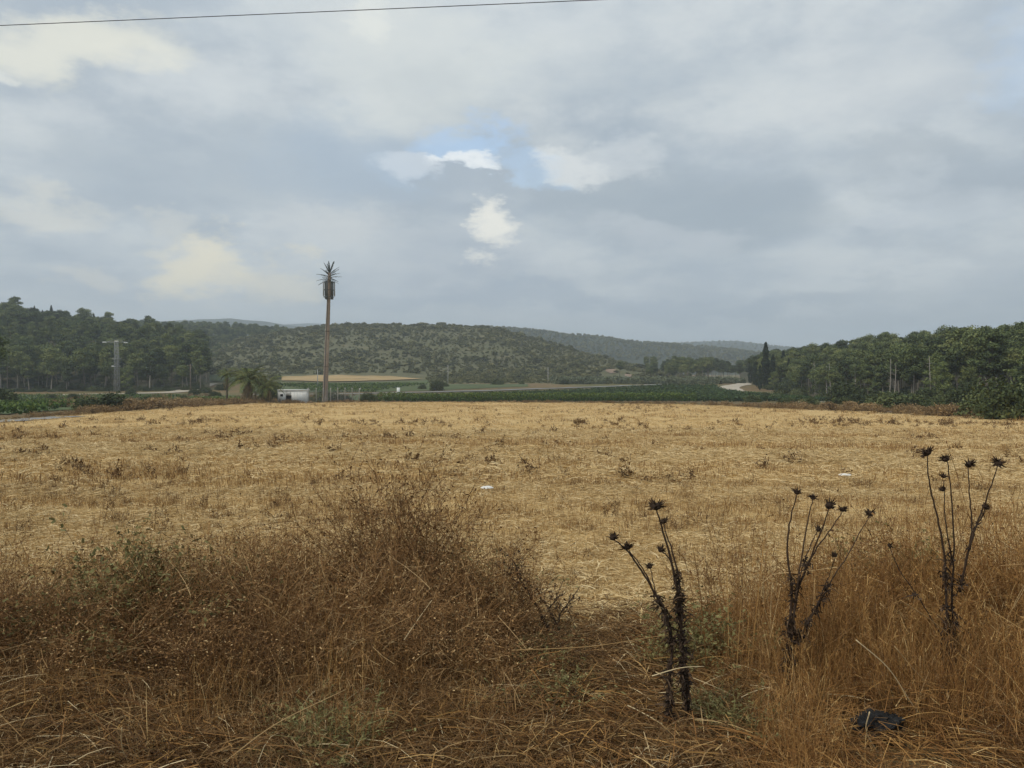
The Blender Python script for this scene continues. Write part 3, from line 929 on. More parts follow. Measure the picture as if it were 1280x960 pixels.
# single shrubs along the field and in the valley: px, depth, width scale, height scale, label
SH = [
    (130, 88, 2.9, 1.75, 'broad dark shrub at the field edge below the lattice pylon', 0),
    (4, 118, 2.2, 2.1, 'tall dark shrub growing beside the crop field', 0),
    (64, 172, 1.5, 1.2, 'small dark shrub at the end of the farm path', 0), (92, 175, 1.6, 1.2, 'small dark shrub beside the farm path', 0),
    (182, 130, 1.3, 1.1, 'small green shrub between the pylon and the palms', 0), (228, 140, 1.6, 1.2, 'low green shrub between the pylon and the palms', 0),
    (255, 138, 1.2, .9, 'low brown green shrub near the thin palm', 0), (170, 118, 1.2, .8, 'low dry green shrub at the field edge beyond the broad dark shrub', 0), (205, 122, 1.4, .9, 'low ragged shrub at the field edge between shrub and palms', 0), (262, 128, 1.3, .9, 'ragged low shrub at the field edge near the palms', 0), (238, 126, 1.1, .8, 'small ragged shrub at the field edge', 0), (163, 200, 1.6, 1.6, 'rounded shrub at the foot of the pylon wood', 0),
    (243, 205, 2.0, 1.5, 'green bush on the bare ground behind the thin palm', 0), (257, 222, 2.2, 1.6, 'dark bush beside the pole at the wood corner', 0), (268, 196, 1.8, 1.2, 'low bush on the bare ground behind the thin palm', 0), (276, 240, 2.4, 1.6, 'dark bush below the crop field of the scrub hill', 0), (364, 168, 1.8, 1.3, 'dark bush behind the shelter roof', 0), (430, 158, 1.9, 1.3, 'dark bush just behind the fence corner', 0),
    (303, 131, .9, .8, 'dark low shrub at the foot of the big palm', 0),
    (340, 150, 2.6, 3.2, 'large dark bush behind the white shelter', 0), (353, 152, 2.0, 2.3, 'dark bush behind the white shelter', 0),
    (404, 152, 2.6, 1.9, 'dark bush behind the fenced mast', 0), (419, 155, 2.2, 1.5, 'spreading dark bush behind the fenced mast', 0), (385, 158, 1.6, 1.1, 'small dark bush behind the fence', 0),
    (459, 150, 2.1, 1.5, 'rounded dark bush between the fence and the vines', 0), (468, 148, 1.6, 1.2, 'small dark bush beside the first vines', 0),
    (545, 236, 2.3, 2.9, 'upright dark tree-like bush beside the valley road', 0), (528, 245, 1.5, 1.3, 'low round bush beside the valley road', 0), (556, 262, 1.5, 1.4, 'low dark bush at the bend of the valley road', 0),
    (622, 285, 2.3, 1.8, 'round dark bush at the foot of the scrub hill', 0), (707, 292, 2.4, 1.6, 'round dark bush at the end of the olive rows', 0), (652, 290, 1.5, 1.2, 'low bush at the foot of the scrub hill', 0),
    (985, 205, 4.03, 3.75, 'big rounded dark bush at the bend of the dirt road', 0), (1000, 190, 2.86, 2.00, 'broad low bush by the dirt road bend', 0),
    (962, 168, 2.34, 1.50, 'low green bush at the end of the vine rows', 0), (940, 150, 1.95, 1.25, 'low green bush at the field edge by the vines', 0),
    (1055, 128, 3.38, 3.12, 'large rounded bush in front of the pine wood', 0), (1072, 118, 2.60, 1.50, 'dark low bush below the pine wood', 0),
    (985, 122, 1.82, 1.12, 'low bush at the field edge', 0), (1012, 112, 1.69, 1.12, 'small bush at the field edge', 0),
    (1100, 96, 1.95, 1.38, 'low dark bush at the field edge below the pine wood', 0), (1125, 90, 3.12, 2.00, 'broad dark bush at the field edge by the bare earth', 0), (1150, 88, 1.56, 1.12, 'small dark bush by the bare earth', 0),
    (1175, 82, 1.30, 1.00, 'small bush on the bare earth', 0), (1190, 96, 2.21, 1.88, 'bush behind the bare earth clearing', 0), (1160, 108, 2.60, 2.25, 'bush at the edge of the pine wood', 0), (1215, 94, 2.60, 2.75, 'tall bush at the edge of the pine wood', 0),
    (1258, 63, 2.99, 2.88, 'big dark bush beside the mown field', 0), (1232, 68, 2.21, 2.00, 'dark bush joining the big bush by the field', 0), (1296, 64, 2.99, 3.12, 'dark bush at the field corner', 0),
]
for px, d, w, h_, lab, k in SH:
    plant('shrub', SHRUBS[int(px) % 4], gpd(px, d) - [0, 0, .12], (w, w * .9, h_), lab, 'bush', None, ('stem', 'foliage'), rz=float(px))
# bare pale trunks standing at the edge of the wood
for px, dd_, hh_ in ((1019, 186, 9.0), (1034, 178, 8.0), (1039, 176, 8.6), (1112, 146, 8.5), (1118, 146, 7.5), (1142, 138, 9.0), (1071, 164, 8.0), (1165, 130, 8.0)):
    b = HF.pt(px, .015); o = thing('dead_tree', b, 'bare pale dead pine trunk at the edge of the roadside wood', 'tree', 'dead trunks at the edge of the wood')
    g = G(); tt = np.linspace(0, 1, 7)
    P = np.stack([np.sin(tt * 2 + px) * .25 - np.sin(px) * .25, tt * .2, tt * hh_ - .2], 1); g.tube(P, np.linspace(.15, .04, 7), 6, 1.0); g.obj('trunk', M['pale_bark'], o)
    g = G()
    for _ in range(9):
        q = rng.uniform(.35, .95); p0 = np.array([np.interp(q, tt, P[:, i]) for i in range(3)]); a = rng.uniform(0, 6.28)
        g.tube([p0, p0 + [np.cos(a) * .7, np.sin(a) * .7, .25]], [.035, .01], 3, .8, cap=False)
    tag(g.obj('twigs', M['pale_bark'], o), kind='stuff')
# ragged dry shrubs along the field edge before the palms
BROWN = [shrub_proto(120 + i, M['edge'], 2600, 9, .10, .7) for i in range(2)]
for k, px in enumerate((112, 158, 176, 192, 214, 224, 247, 256, 270, 290, 300, 325, 1035, 1064, 1088, 1178, 1206, 1222)):
    u = (px - 640) / F; d = float(field_edge(u)) + [2.5, 6, 9, 4][k % 4]
    w = rng.uniform(1.0, 1.7)
    plant('dry_shrub', BROWN[k % 2], gpd(px, d) - [0, 0, .1], (w, w, w * rng.uniform(.5, .85)), 'ragged dry brown shrub ' + ('at the field edge below the pine wood' if px > 640 else 'at the field edge between the broad dark shrub and the palms'), 'bush',
          'dry shrubs below the pine wood' if px > 640 else 'dry shrubs before the palms', ('stem', 'foliage'))
# undergrowth along the foot of both woods
UG = []
for hill, a, b, n in ((HF, 955, 1500, 300), (HE, -250, 250, 240)):
    pxs = r.uniform(a, b, n); UG.append(hill.pt(pxs, r.uniform(-.02, .16, n)))
UG = np.concatenate(UG)
mass('undergrowth', SHRUBS, UG - [0, 0, .1], np.stack([r.uniform(.9, 2.0, len(UG))] * 2 + [r.uniform(.6, 1.5, len(UG))], 1), 'bushy undergrowth along the foot of the pine woods', 'undergrowth')


# ------------------------------------------------------------------ vineyard
def vine_row(pxl, pxr, d0, d1, h, mat, dens, size, label, group):
    x0, x1 = (pxl - 640) / F * d0, (pxr - 640) / F * d1
    Ln = math.hypot(x1 - x0, d1 - d0)
    n = int(Ln * dens)
    s = rng.uniform(0, 1, n)
    hh = h * (.78 + .35 * fbm(s * Ln / 1.3, s * 0 + d0, 31))
    k = rng.uniform(0, 1, n)
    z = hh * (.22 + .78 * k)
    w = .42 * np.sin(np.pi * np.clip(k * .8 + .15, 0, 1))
    X = x0 + (x1 - x0) * s + rng.normal(0, .08, n); Y = d0 + (d1 - d0) * s + rng.uniform(-1, 1, n) * w
    C = np.stack([X, Y, H(X, Y) + z], 1)
    org = np.array([(x0 + x1) / 2, (d0 + d1) / 2, 0.]); org[2] = H(org[0], org[1])
    o = thing('vine_row', org, label, 'vine row', group)
    g = G()
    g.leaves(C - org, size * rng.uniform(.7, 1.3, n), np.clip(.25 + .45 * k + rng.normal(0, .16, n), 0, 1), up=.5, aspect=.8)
    g.obj('foliage', mat, o)
    t = G()
    for q in np.arange(0, 1, 1.6 / Ln):
        x = x0 + (x1 - x0) * q; y = d0 + (d1 - d0) * q; zz = float(H(x, y))
        t.tube(np.array([[x, y, zz - .1], [x + rng.uniform(-.06, .06), y, zz + h * .35], [x, y, zz + h * .7]]) - org, [.035, .03, .025], 4, .3, cap=False)
    t.obj('stems', M['bark'], o)['kind'] = 'stuff'


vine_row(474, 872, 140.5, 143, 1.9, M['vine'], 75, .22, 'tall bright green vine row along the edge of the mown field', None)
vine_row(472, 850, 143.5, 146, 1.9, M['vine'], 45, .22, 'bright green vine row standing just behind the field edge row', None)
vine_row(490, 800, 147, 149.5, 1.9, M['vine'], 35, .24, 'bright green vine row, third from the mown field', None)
dd = 150.5; i = 0
while dd < 262:
    left = np.interp(dd, [150, 172, 190, 206, 225, 240, 262], [480, 500, 540, 610, 700, 760, 830])
    right = np.interp(dd, [150, 180, 205, 225, 245, 262, 290], [1050, 985, 938, 912, 896, 896, 905])
    vine_row(left, right, dd, dd + (3 if dd < 250 else 1), 1.1, M['vine_dark'], 26, .30, 'low dark green vine row in the vineyard before the olive trees', 'dark vine rows')
    dd += 3.0 + i * .06; i += 1
for i in range(9):
    d = 74 + i * 9 if i < 7 else 176 + (i - 7) * 14
    vine_row(-140, np.interp(d, [70, 100, 130, 150, 170, 215], [40, 82, 120, 110, 215, 235]), d + 3, d, .9, M['vine'], 30, .26, 'low green crop row in the field below the lattice pylon', 'green crop rows')
for i in range(5):
    vine_row(205 + i * 6, 300, 152 + i * 6, 152 + i * 6, .9, M['vine'], 26, .26, 'low green crop row behind the palms', 'green crop rows behind the palms')

for i in range(9):
    d = 226 + i * 7
    vine_row(np.interp(d, [226, 290], [395, 330]), np.interp(d, [226, 290], [470, 545]), d, d + 2, .9, M['vine'], 15, .36, 'low green vine row between the mast and the straw strip', 'green vine rows behind the mast')

# ------------------------------------------------------------------ things built in the valley
def frond_mesh(name, mat, Ln, droop, leaf, nleaf, seed, wid=.05, lift=.35, tone=.5):
    r = np.random.default_rng(seed); g = G()
    t = np.linspace(0, 1, 10)
    P = np.stack([t * Ln, 0 * t, Ln * (lift * t - droop * t ** 2.2)], 1)
    g.tube(P, np.linspace(.03, .008, 10) * Ln / 2, 4, tone, cap=False)
    s = np.repeat(np.linspace(.15, .99, nleaf), 2); sd = np.tile([-1, 1], nleaf)
    B = np.stack([np.interp(s, t, P[:, i]) for i in range(3)], 1)
    ll = leaf * np.sin(np.pi * np.clip(s * .85 + .12, 0, 1)) ** .6 * r.uniform(.8, 1.15, len(s))
    D = np.stack([.55 + 0 * s, sd * .75, -.15 - .25 * r.uniform(0, 1, len(s))], 1)
    D /= np.linalg.norm(D, axis=1, keepdims=True)
    E = B + D * ll[:, None]; E[:, 2] -= .25 * ll
    Mid = (B + E) / 2 + [0, 0, .04]
    g.strips(np.stack([B, Mid, E], 1), np.array([wid, wid * .9, wid * .15])[None] * np.ones((len(s), 1)), np.clip(tone + r.normal(0, .2, len(s)), 0, 1),
             side=np.tile([0, 0, 1.], (len(s), 1)) + r.normal(0, .3, (len(s), 3)))
    return g.mesh(name, mat)


# --- mast dressed as a palm
MD = 142.0
base = gpd(406, MD); top = at(412, 341, MD)
Hm = top[2] - base[2]
mast = thing('palm_mast', base, 'tall brown telephone mast dressed as a palm tree behind the wire fence', 'mast')
lean = np.array([(top[0] - base[0]) / Hm, 0, 1.])
g = G(); t = np.linspace(0, 1, 40)
rad = np.interp(t, [0, .05, .5, 1], [.56, .50, .40, .29]) * (1 + .03 * (np.arange(40) % 2))
g.tube(lean * (t * Hm)[:, None], rad, 14, .5); g.obj('trunk', M['mast'], mast, True)
g = G(); q = lean * Hm
g.tube([q + [0, 0, -.1], q + [0, 0, 1.0]], [.05, .02], 5); g.obj('lightning_rod', M['metal'], mast)
g = G(); tt = np.linspace(.02, .84, 30); P = lean * (tt * Hm)[:, None]; P[:, 1] -= np.interp(tt, [0, .05, .5, 1], [.56, .50, .40, .29]) + .07; P[:, 0] -= .12
g.tube(P, .055, 6); g.obj('cable_run', M['panel'], mast)
for z in (.28, .55, .80):
    g = G(); c = lean * (z * Hm); rr = float(np.interp(z, [0, .05, .5, 1], [.56, .50, .40, .29])) * 1.07
    g.tube([c - [0, 0, .12], c + [0, 0, .12]], rr, 14); g.obj('joint_band', M['wood'], mast)
zt = Hm - 3.0
for k, dz in enumerate((-1.5, -.2, 1.2)):
    g = G(); a = np.linspace(0, 2 * np.pi, 17); c = lean * (zt + dz)
    g.tube(np.stack([c[0] + np.cos(a) * .95, np.sin(a) * .95, c[2] + 0 * a], 1), .05, 5, cap=False)
    for a in (0.5, 2.6, 4.7): g.tube([c, c + [math.cos(a) * .95, math.sin(a) * .95, 0]], .05, 5)
    g.obj('antenna_mount', M['panel'], mast)
for k in range(6):
    a = k * math.pi / 3 + .35
    g = G(); Mx = Matrix.Rotation(a, 4, 'Z')
    g.box((.92, -.17, -1.35), (1.10, .17, 1.35), .5)
    g.box((.86, -.05, -1.2), (.92, .05, 1.2), .5)
    o = g.obj('antenna_panel', M['panel'] if k % 3 else M['panel_light'], mast)
    o.location = Vector(tuple(lean * zt)); o.rotation_euler = (0, 0, a)
g = G(); c = lean * (zt - 1.6)
for a in (.2, 2.2, 4.1): g.box((math.cos(a) * .6 - .2, math.sin(a) * .6 - .2, -.35), (math.cos(a) * .6 + .2, math.sin(a) * .6 + .2, .3))
o = g.obj('radio_unit', M['panel'], mast); o.location = tuple(c)
fr = frond_mesh('frond', M['dark_leaf'], 2.6, .16, .30, 26, 3, .07, .05, .5)
for k in range(32):
    ring = k % 3; a = k * 2.399
    el = 1.45 - 1.75 * (k / 31) ** .8 + rng.uniform(-.15, .15)
    o = link('frond', fr, mast, lean * (Hm - 1.25 * k / 31), (0, -el, a), rng.uniform(.70, .98))

# --- palms beside the shelter
FR = [frond_mesh('frond', M['palm_leaf'], 3.0, .75, .55, 34, 11 + i, .055, .62, .5) for i in range(2)]
FD = frond_mesh('frond', M['palm_dry'], 2.6, 1.3, .45, 26, 21, .05, .15, .5)


def palm(px, d, h, s, nf, ndry, label, trad=.24):
    b = gpd(px, d)
    o = thing('palm_tree', b, label, 'palm')
    g = G(); t = np.linspace(0, 1, 26)
    P = np.stack([.12 * np.sin(t * 2), .05 * t, t * h - .1], 1)
    g.tube(P, trad * (1.15 - .25 * t) * (1 + .10 * (np.arange(26) % 2)), 9, .3); g.obj('trunk', M['bark'], o)
    for k in range(nf):
        a = k * 2.399; el = 1.2 - 1.35 * (k / nf) ** .8
        link('frond', FR[k % 2], o, P[-1] + [0, 0, .1], (rng.uniform(-.3, .3), -el + .3, a), s * rng.uniform(.85, 1.15))
    for k in range(ndry):
        a = k * 2.399 + 1
        link('frond', FD, o, P[-1] - [0, 0, .15], (rng.uniform(-.3, .3), .55 + rng.uniform(0, .5), a), s * rng.uniform(.8, 1.05))


palm(310, 134, 3.9, 1.35, 40, 30, 'broad bushy palm with drooping fronds beside the white shelter', .32)
palm(283, 136, 5.0, .72, 24, 8, 'thin palm with a small crown beside the broad palm', .16)
palm(333, 134.5, 2.9, 1.15, 24, 24, 'short palm with yellowed drooping fronds next to the white shelter', .28)

# --- white shelter
d = 138.6
b0 = gpd(347, d); b1 = gpd(384, d + .6)
o = thing('shelter', (b0 + b1) / 2 + [0, 0, .25], 'low white flat-roofed equipment shelter with a dark doorway', 'shelter', rz=math.atan2(b1[1] - b0[1], b1[0] - b0[0]))
W = float(np.linalg.norm(b1 - b0)); hw = W / 2; hh = 2.05; dp = 2.3
g = G()
g.box((-hw, 0, -.2), (-hw + 1.45, .12, hh)); g.box((-hw + 2.4, 0, -.2), (hw, .12, hh)); g.box((-hw + 1.45, 0, 1.15), (-hw + 2.4, .12, hh))
g.box((-hw, .122, -.2), (-hw + .12, dp, hh)); g.box((hw - .12, .122, -.2), (hw, dp, hh)); g.box((-hw + .122, dp - .12, -.2), (hw - .122, dp - .002, hh))
g.obj('wall', M['white'], o)
g = G(); g.box((-hw - .1, -.12, hh + .002), (hw + .1, dp + .1, hh + .12)); g.obj('roof', M['white'], o)
g = G(); g.box((-hw + .13, .5, -.15), (hw - .13, .56, hh - .01)); g.obj('doorway_shade', M['dark'], o)  # near-black sheet behind the doorway, its colour standing in for the shade indoors
for x in np.linspace(-hw + 2.9, hw - .35, 5):
    g = G(); g.box((x - .03, -.035, 0), (x + .03, -.002, hh - .02)); g.obj('rib', M['white'], o)
g = G(); g.box((-hw + .45, -.02, .95), (-hw + .95, -.003, 1.4)); g.obj('window', M['dark'], o)
g = G(); g.box((-hw + 1.40, -.03, 0), (-hw + 1.448, .14, 1.2)); g.box((-hw + 2.402, -.03, 0), (-hw + 2.45, .14, 1.2)); g.obj('door_frame', M['metal'], o)
g = G(); g.box((-hw + .2, -1.4, -.5), (hw + .8, -.1, .05)); g.obj('base_slab', M['concrete'], o)

# --- wire fence round the mast
fo = gpd(418, 140.5)
fence = thing('wire_fence', fo, 'wire mesh fence on grey posts with bent tops around the mast', 'fence')
cor = [gpd(386, 139.6), gpd(449, 141), gpd(449, 151), gpd(386, 151)]
pm = G(); pm.tube([[0, 0, -.3], [0, 0, 2.3], [0, -.28, 2.75]], .075, 6); pm = pm.mesh('post', M['concrete'])
wires = G()
for a, b, n in ((cor[0], cor[1], 7), (cor[1], cor[2], 5), (cor[2], cor[3], 7), (cor[3], cor[0], 5)):
    ang = math.atan2(b[1] - a[1], b[0] - a[0])
    for k in range(n):
        p = a + (b - a) * k / n
        link('post', pm, fence, p - fo, (0, 0, ang))
    for z in np.linspace(.05, 2.3, 10): wires.tube([a - fo + [0, 0, z], b - fo + [0, 0, z]], .007, 3, cap=False)
    Ln = np.linalg.norm(b - a)
    for s in np.linspace(0, 1, int(Ln / .3)):
        p = a + (b - a) * s - fo; wires.tube([p, p + [0, 0, 2.3]], .006, 3, cap=False)
tag(wires.obj('wire_mesh', M['metal'], fence), kind='stuff')

# --- small white sign or box by the valley field
o = thing('white_sign', gpd(498, 204), 'small white board on a post beside the valley road', 'sign')
g = G(); g.tube([[0, 0, -.3], [0, 0, 1.0]], .06, 6); g.obj('post', M['metal'], o)
g = G(); g.box((-.42, -.06, .35), (.42, -.02, 2.1)); g.obj('board', M['white'], o)
for px, d, w, lab in ((437, 214, .9, 'low pale concrete block at the roadside'),):
    pass


# --- wooden poles
def pole(px, d, h, label, arm=True, grp=None):
    b = gpd(px, d) if d < 300 else HA.pt(px, (d - np.interp(px, HA.px, HA.f)) / (np.interp(px, HA.px, HA.c) - np.interp(px, HA.px, HA.f)))
    o = thing('utility_pole', b, label, 'pole', grp)
    g = G(); g.tube([[0, 0, -.4], [0, 0, h * .5], [0, 0, h]], [.16, .14, .11], 7); g.obj('post', M['concrete'] if not arm else M['wood'], o)
    if arm:
        g = G(); g.box((-.8, -.06, h - .55), (.8, .06, h - .43)); arm_o = g.obj('cross_arm', M['wood'], o)
        for x in (-.7, .7):
            g = G(); g.tube([[x, 0, h - .43], [x, 0, h - .22]], [.05, .035], 6); g.obj('insulator', M['ceramic'], arm_o)
    return b + [0, 0, h]


pole(560, 290, 7.5, 'pale slender pole standing before the scrub hill beside the upright bush', False)
pole(685, 296, 6.5, 'thin pale pole at the foot of the scrub hill near the olive rows', False)
pole(397, 262, 6.0, 'thin pole on the straw strip behind the mast', False)
pr = pole(238, 226, 8.5, 'slim pole at the corner of the pylon wood', True)
pl = pole(9, 232, 8.0, 'slim pole in front of the pylon wood', True)

# --- lattice pylon
d = 228.0
tb = gpd(146, d); Ht = (487 - 426) / F * d + .5
ty = thing('lattice_pylon', tb, 'narrow grey steel lattice pylon with white insulators before the wood', 'pylon')


def half(z): return np.interp(z, [0, Ht], [.62, .36])


for sx in (-1, 1):
    for sy in (-1, 1):
        g = G(); g.tube([[sx * half(0), sy * half(0), -.3], [sx * half(Ht), sy * half(Ht), Ht]], .065, 5); g.obj('leg', M['pylon'], ty)
g = G(); zs = np.linspace(.3, Ht, 9)
for a, b in zip(zs[:-1], zs[1:]):
    for k, (p, q) in enumerate((((-1, -1), (1, -1)), ((1, -1), (1, 1)), ((1, 1), (-1, 1)), ((-1, 1), (-1, -1)))):
        P0 = [p[0] * half(a), p[1] * half(a), a]; P1 = [q[0] * half(b), q[1] * half(b), b]
        Q0 = [q[0] * half(a), q[1] * half(a), a]; Q1 = [p[0] * half(b), p[1] * half(b), b]
        g.tube([P0, P1], .026, 4, cap=False); g.tube([Q0, Q1], .026, 4, cap=False); g.tube([Q1, P1], .026, 4, cap=False)
g.obj('bracing', M['pylon'], ty)
INS = []
for z, w in ((Ht - .15, 3.0), (Ht - 5.2, 1.4), (Ht - 7.4, 1.2)):
    g = G(); g.box((-w, -.09, z - .09), (w, .09, z + .09)); g.tube([[-w, 0, z], [0, 0, z + .9]], .04, 4); g.tube([[w, 0, z], [0, 0, z + .9]], .04, 4)
    g.obj('cross_arm', M['pylon'], ty)
for x, z in ((-3.6, Ht - .2), (-.0, Ht + .1), (2.8, Ht - .35), (-.95, Ht - 7.4)):
    g = G(); zz = np.linspace(-.55, .55, 9)
    g.tube(np.stack([x + zz, 0 * zz, z + 0 * zz], 1), .17 * (1 - .35 * (np.arange(9) % 2)), 8)
    g.obj('insulator', M['ceramic'], ty); INS.append(tb + [x, 0, z])


def wire(name, a, b, sag, rad, label, mat='cable', group=None, cat='cable'):
    t = np.linspace(0, 1, 40)
    P = a + (b - a) * t[:, None]; P[:, 2] -= sag * 4 * t * (1 - t)
    g = G(); g.tube(P - P[0], rad, 5, cap=True)
    o = g.obj(name, M[mat], None); o.location = tuple(P[0])
    return tag(o, label, cat, group)


wire('power_line', tb + [-.9, 0, Ht - 7.4], pl + [.7, 0, -.3], .5, .018, 'thin wire from the lattice pylon to the slim pole in front of the wood')
wire('power_line', tb + [1.2, 0, Ht - 7.4], pr + [-.7, 0, -.3], .5, .018, 'thin wire from the lattice pylon to the pole at the wood corner')
# --- cable overhead, strung between two roadside poles
ca = at(0, 31, 15.4); cb = at(720, 0, 14.4)
dv = (cb - ca) / (cb[0] - ca[0])
A = ca + dv * (-26 - ca[0]); B = ca + dv * (19 - ca[0])
wire('overhead_cable', A, B, .015, .0075, 'thin dark cable crossing the cloudy sky', 'cable')
for p, lab in ((A, 'wooden roadside pole carrying the sky cable, the one by the crop fields'), (B, 'wooden roadside pole carrying the sky cable, the one by the pine wood')):
    zb = float(H(p[0], p[1]))
    o = thing('utility_pole', (p[0], p[1] + .14, zb), lab, 'pole')
    g = G(); g.tube([[0, 0, -.5], [0, 0, 4], [0, 0, p[2] - zb + .4]], [.15, .13, .10], 8); g.obj('post', M['wood'], o)
    g = G(); g.tube([[0, -.14, p[2] - zb - .02], [0, -.04, p[2] - zb + .1]], .03, 6); g.obj('clamp', M['metal'], o)

# ------------------------------------------------------------------ straw field: stubble, litter and weeds
def stems(n, rad, h0, h1, lean, r, k=4, curve=.5, xy=None):
    a = r.uniform(0, 6.283, n); q = np.sqrt(r.uniform(0, 1, n)) * rad
    B = np.stack([np.cos(a) * q, np.sin(a) * q], 1) if xy is None else xy
    h = r.uniform(h0, h1, n); t = np.linspace(0, 1, k)
    la = r.uniform(0, 6.283, n); lm = np.abs(r.normal(0, lean, n))
    off = (t[None] * (1 - curve) + curve * t[None] ** 2) * (lm * h)[:, None]
    P = np.stack([B[:, 0, None] + np.cos(la)[:, None] * off, B[:, 1, None] + np.sin(la)[:, None] * off,
                  h[:, None] * t[None] * (1 - .22 * np.clip(lm, 0, 1.5)[:, None] * t[None])], -1)
    return P, h


def twigs(P, m, l0, l1, spread, r, k=3, s0=.25, up=.0):
    n, kk, _ = P.shape
    i = np.repeat(np.arange(n), m); s = r.uniform(s0, 1, n * m) * (kk - 1) * .999
    j = s.astype(int); f = (s - j)[:, None]
    B = P[i, j] * (1 - f) + P[i, j + 1] * f
    T = P[i, j + 1] - P[i, j]; T /= np.linalg.norm(T, axis=1, keepdims=True) + 1e-9
    D = T + r.normal(size=T.shape) * spread; D[:, 2] += up
    D /= np.linalg.norm(D, axis=1, keepdims=True)
    Ln = r.uniform(l0, l1, n * m)[:, None]
    t = np.linspace(0, 1, k)
    bend = r.normal(size=T.shape) * .12
    return B[:, None] + D[:, None] * Ln[:, None] * t[None, :, None] + bend[:, None] * Ln[:, None] * (t ** 2)[None, :, None]


def mat_straw(seed, n, L0, L1, rad, w, zmax, mat, name):
    r = np.random.default_rng(seed); g = G()
    a = r.uniform(0, 6.283, n); q = np.sqrt(r.uniform(0, 1, n)) * rad
    C = np.stack([np.cos(a) * q, np.sin(a) * q, r.uniform(0.004, zmax, n) * (1 - .6 * q / rad)], 1)
    d = r.uniform(0, 6.283, n); Ln = r.uniform(L0, L1, n)
    D = np.stack([np.cos(d), np.sin(d), r.normal(0, .16, n)], 1) * Ln[:, None] / 2
    t = np.linspace(-1, 1, 4)
    P = C[:, None] + D[:, None] * t[None, :, None]
    P[..., 2] += (1 - t ** 2)[None] * r.uniform(0, .12, n)[:, None] * Ln[:, None]
    P[..., 2] = np.maximum(P[..., 2], .003)
    g.strips(P, w * r.uniform(.6, 1.5, (n, 1)), np.clip(r.normal(.45, .24, n), 0, 1), r=r)
    return g.mesh(name, mat)


def stub_piece(seed, n, rad, h0, h1, w, mat, lean=.25, row=False):
    r = np.random.default_rng(seed); g = G()
    xy = np.stack([r.uniform(-rad, rad, n), r.normal(0, rad * .18, n)], 1) if row else None
    P, h = stems(n, rad, h0, h1, lean, r, 3, .4, xy)
    g.strips(P, w * r.uniform(.7, 1.4, (n, 1)), np.clip(r.normal(.5, .22, n), 0, 1), r=r)
    return g.mesh('stubble', mat)


def weed_piece(seed, n, rad, h0, h1, w, mat, m=4, leaf=.02):
    r = np.random.default_rng(seed); g = G()
    P, h = stems(n, rad, h0, h1, .35, r, 4, .5)
    g.strips(P, w * np.array([1.2, 1, .8, .5])[None] * np.ones((n, 1)), np.clip(r.normal(.45, .2, n), 0, 1), r=r)
    T = twigs(P, m, h1 * .12, h1 * .35, .6, r)
    g.strips(T, w * .7, np.clip(r.normal(.45, .2, len(T)), 0, 1), r=r)
    C = T[:, 1:].reshape(-1, 3)
    g.leaves(C, leaf * r.uniform(.5, 1.5, len(C)), np.clip(r.normal(.45, .25, len(C)), 0, 1), r=r)
    return g.mesh('weed', mat)


r = np.random.default_rng(77)


def field_points(n, Y0, Y1, umax=1.1, gap=.6):
    n = int(n * umax / .80)
    Y = np.sqrt(r.uniform(Y0 ** 2, Y1 ** 2, n)); u = r.uniform(-umax, umax, n)
    ok = Y < field_edge(u) - gap
    Y, u = Y[ok], u[ok]
    return np.stack([u * Y, Y, H(u * Y, Y) + .02], 1)


def zrot(n, tilt=.08): return np.stack([r.normal(0, tilt, n), r.normal(0, tilt, n), r.uniform(0, 6.283, n)], 1)


def swath(P):      # windrows left by the harvester run across the view
    return fbm(P[:, 0] / 16, (P[:, 1] + .06 * P[:, 0]) / (1.4 + P[:, 1] * .02), 44)


near_mats = [mat_straw(200 + i, 80, .06, .22, .45, .0055, .05, M['straw'], 'straw') for i in range(4)]
far_mats = [mat_straw(210 + i, 170, .10, .30, 1.1, .010, .06, M['straw'], 'straw') for i in range(3)]
P1 = field_points(8000, 7.4, 20); P2 = field_points(7500, 20, 45)
P3 = field_points(7000, 45, 138)
gy = r.uniform(4.6, 7.6, 900); gx = (r.uniform(650, 900, 900) - 640) / F * gy      # the straw runs on through the gap in the weeds
gk = r.uniform(0, 1, 900) < np.interp(gy, [4.6, 5.6, 7.0], [.1, .6, 1])
P1 = np.concatenate([P1, np.stack([gx, gy, H(gx, gy) + .02], 1)[gk]])
P = np.concatenate([P1, P2, P3]); sw = swath(P)
keep = r.uniform(0, 1, len(P)) < np.clip((sw - .28) * 2.6, .12, 1)
n1 = len(P1)
idx = np.where(np.arange(len(P)) < n1, r.integers(0, 4, len(P)), 4 + r.integers(0, 3, len(P)))
P, idx = P[keep], idx[keep]
scatter('straw_litter', near_mats + far_mats, P, zrot(len(P)), r.uniform(.8, 1.35, len(P)), idx, 'loose golden straw lying over the mown field', 'straw')

stub_near = [stub_piece(220 + i, 34, .35, .05, .16, .006, M['stub'], .3, i % 2 == 0) for i in range(4)]
stub_far = [stub_piece(230 + i, 30, .8, .08, .22, .014, M['stub'], .3, True) for i in range(3)]
P1 = field_points(3600, 7.4, 20); P2 = field_points(7000, 20, 48); P3 = field_points(6500, 48, 138)
P = np.concatenate([P1, P2, P3]); sw = swath(P); n1 = len(P1)
keep = r.uniform(0, 1, len(P)) < np.clip((.56 - sw) * 2.4, .10, .55)
idx = np.where(np.arange(len(P)) < n1, r.integers(0, 4, len(P)), 4 + r.integers(0, 3, len(P)))
P, idx = P[keep], idx[keep]
rot = zrot(len(P)); rot[:, 2] = r.normal(.05, .25, len(P))
scatter('stubble', stub_near + stub_far, P, rot, r.uniform(.7, 1.4, len(P)), idx, 'short brown stubble standing in rows on the mown field', 'stubble')

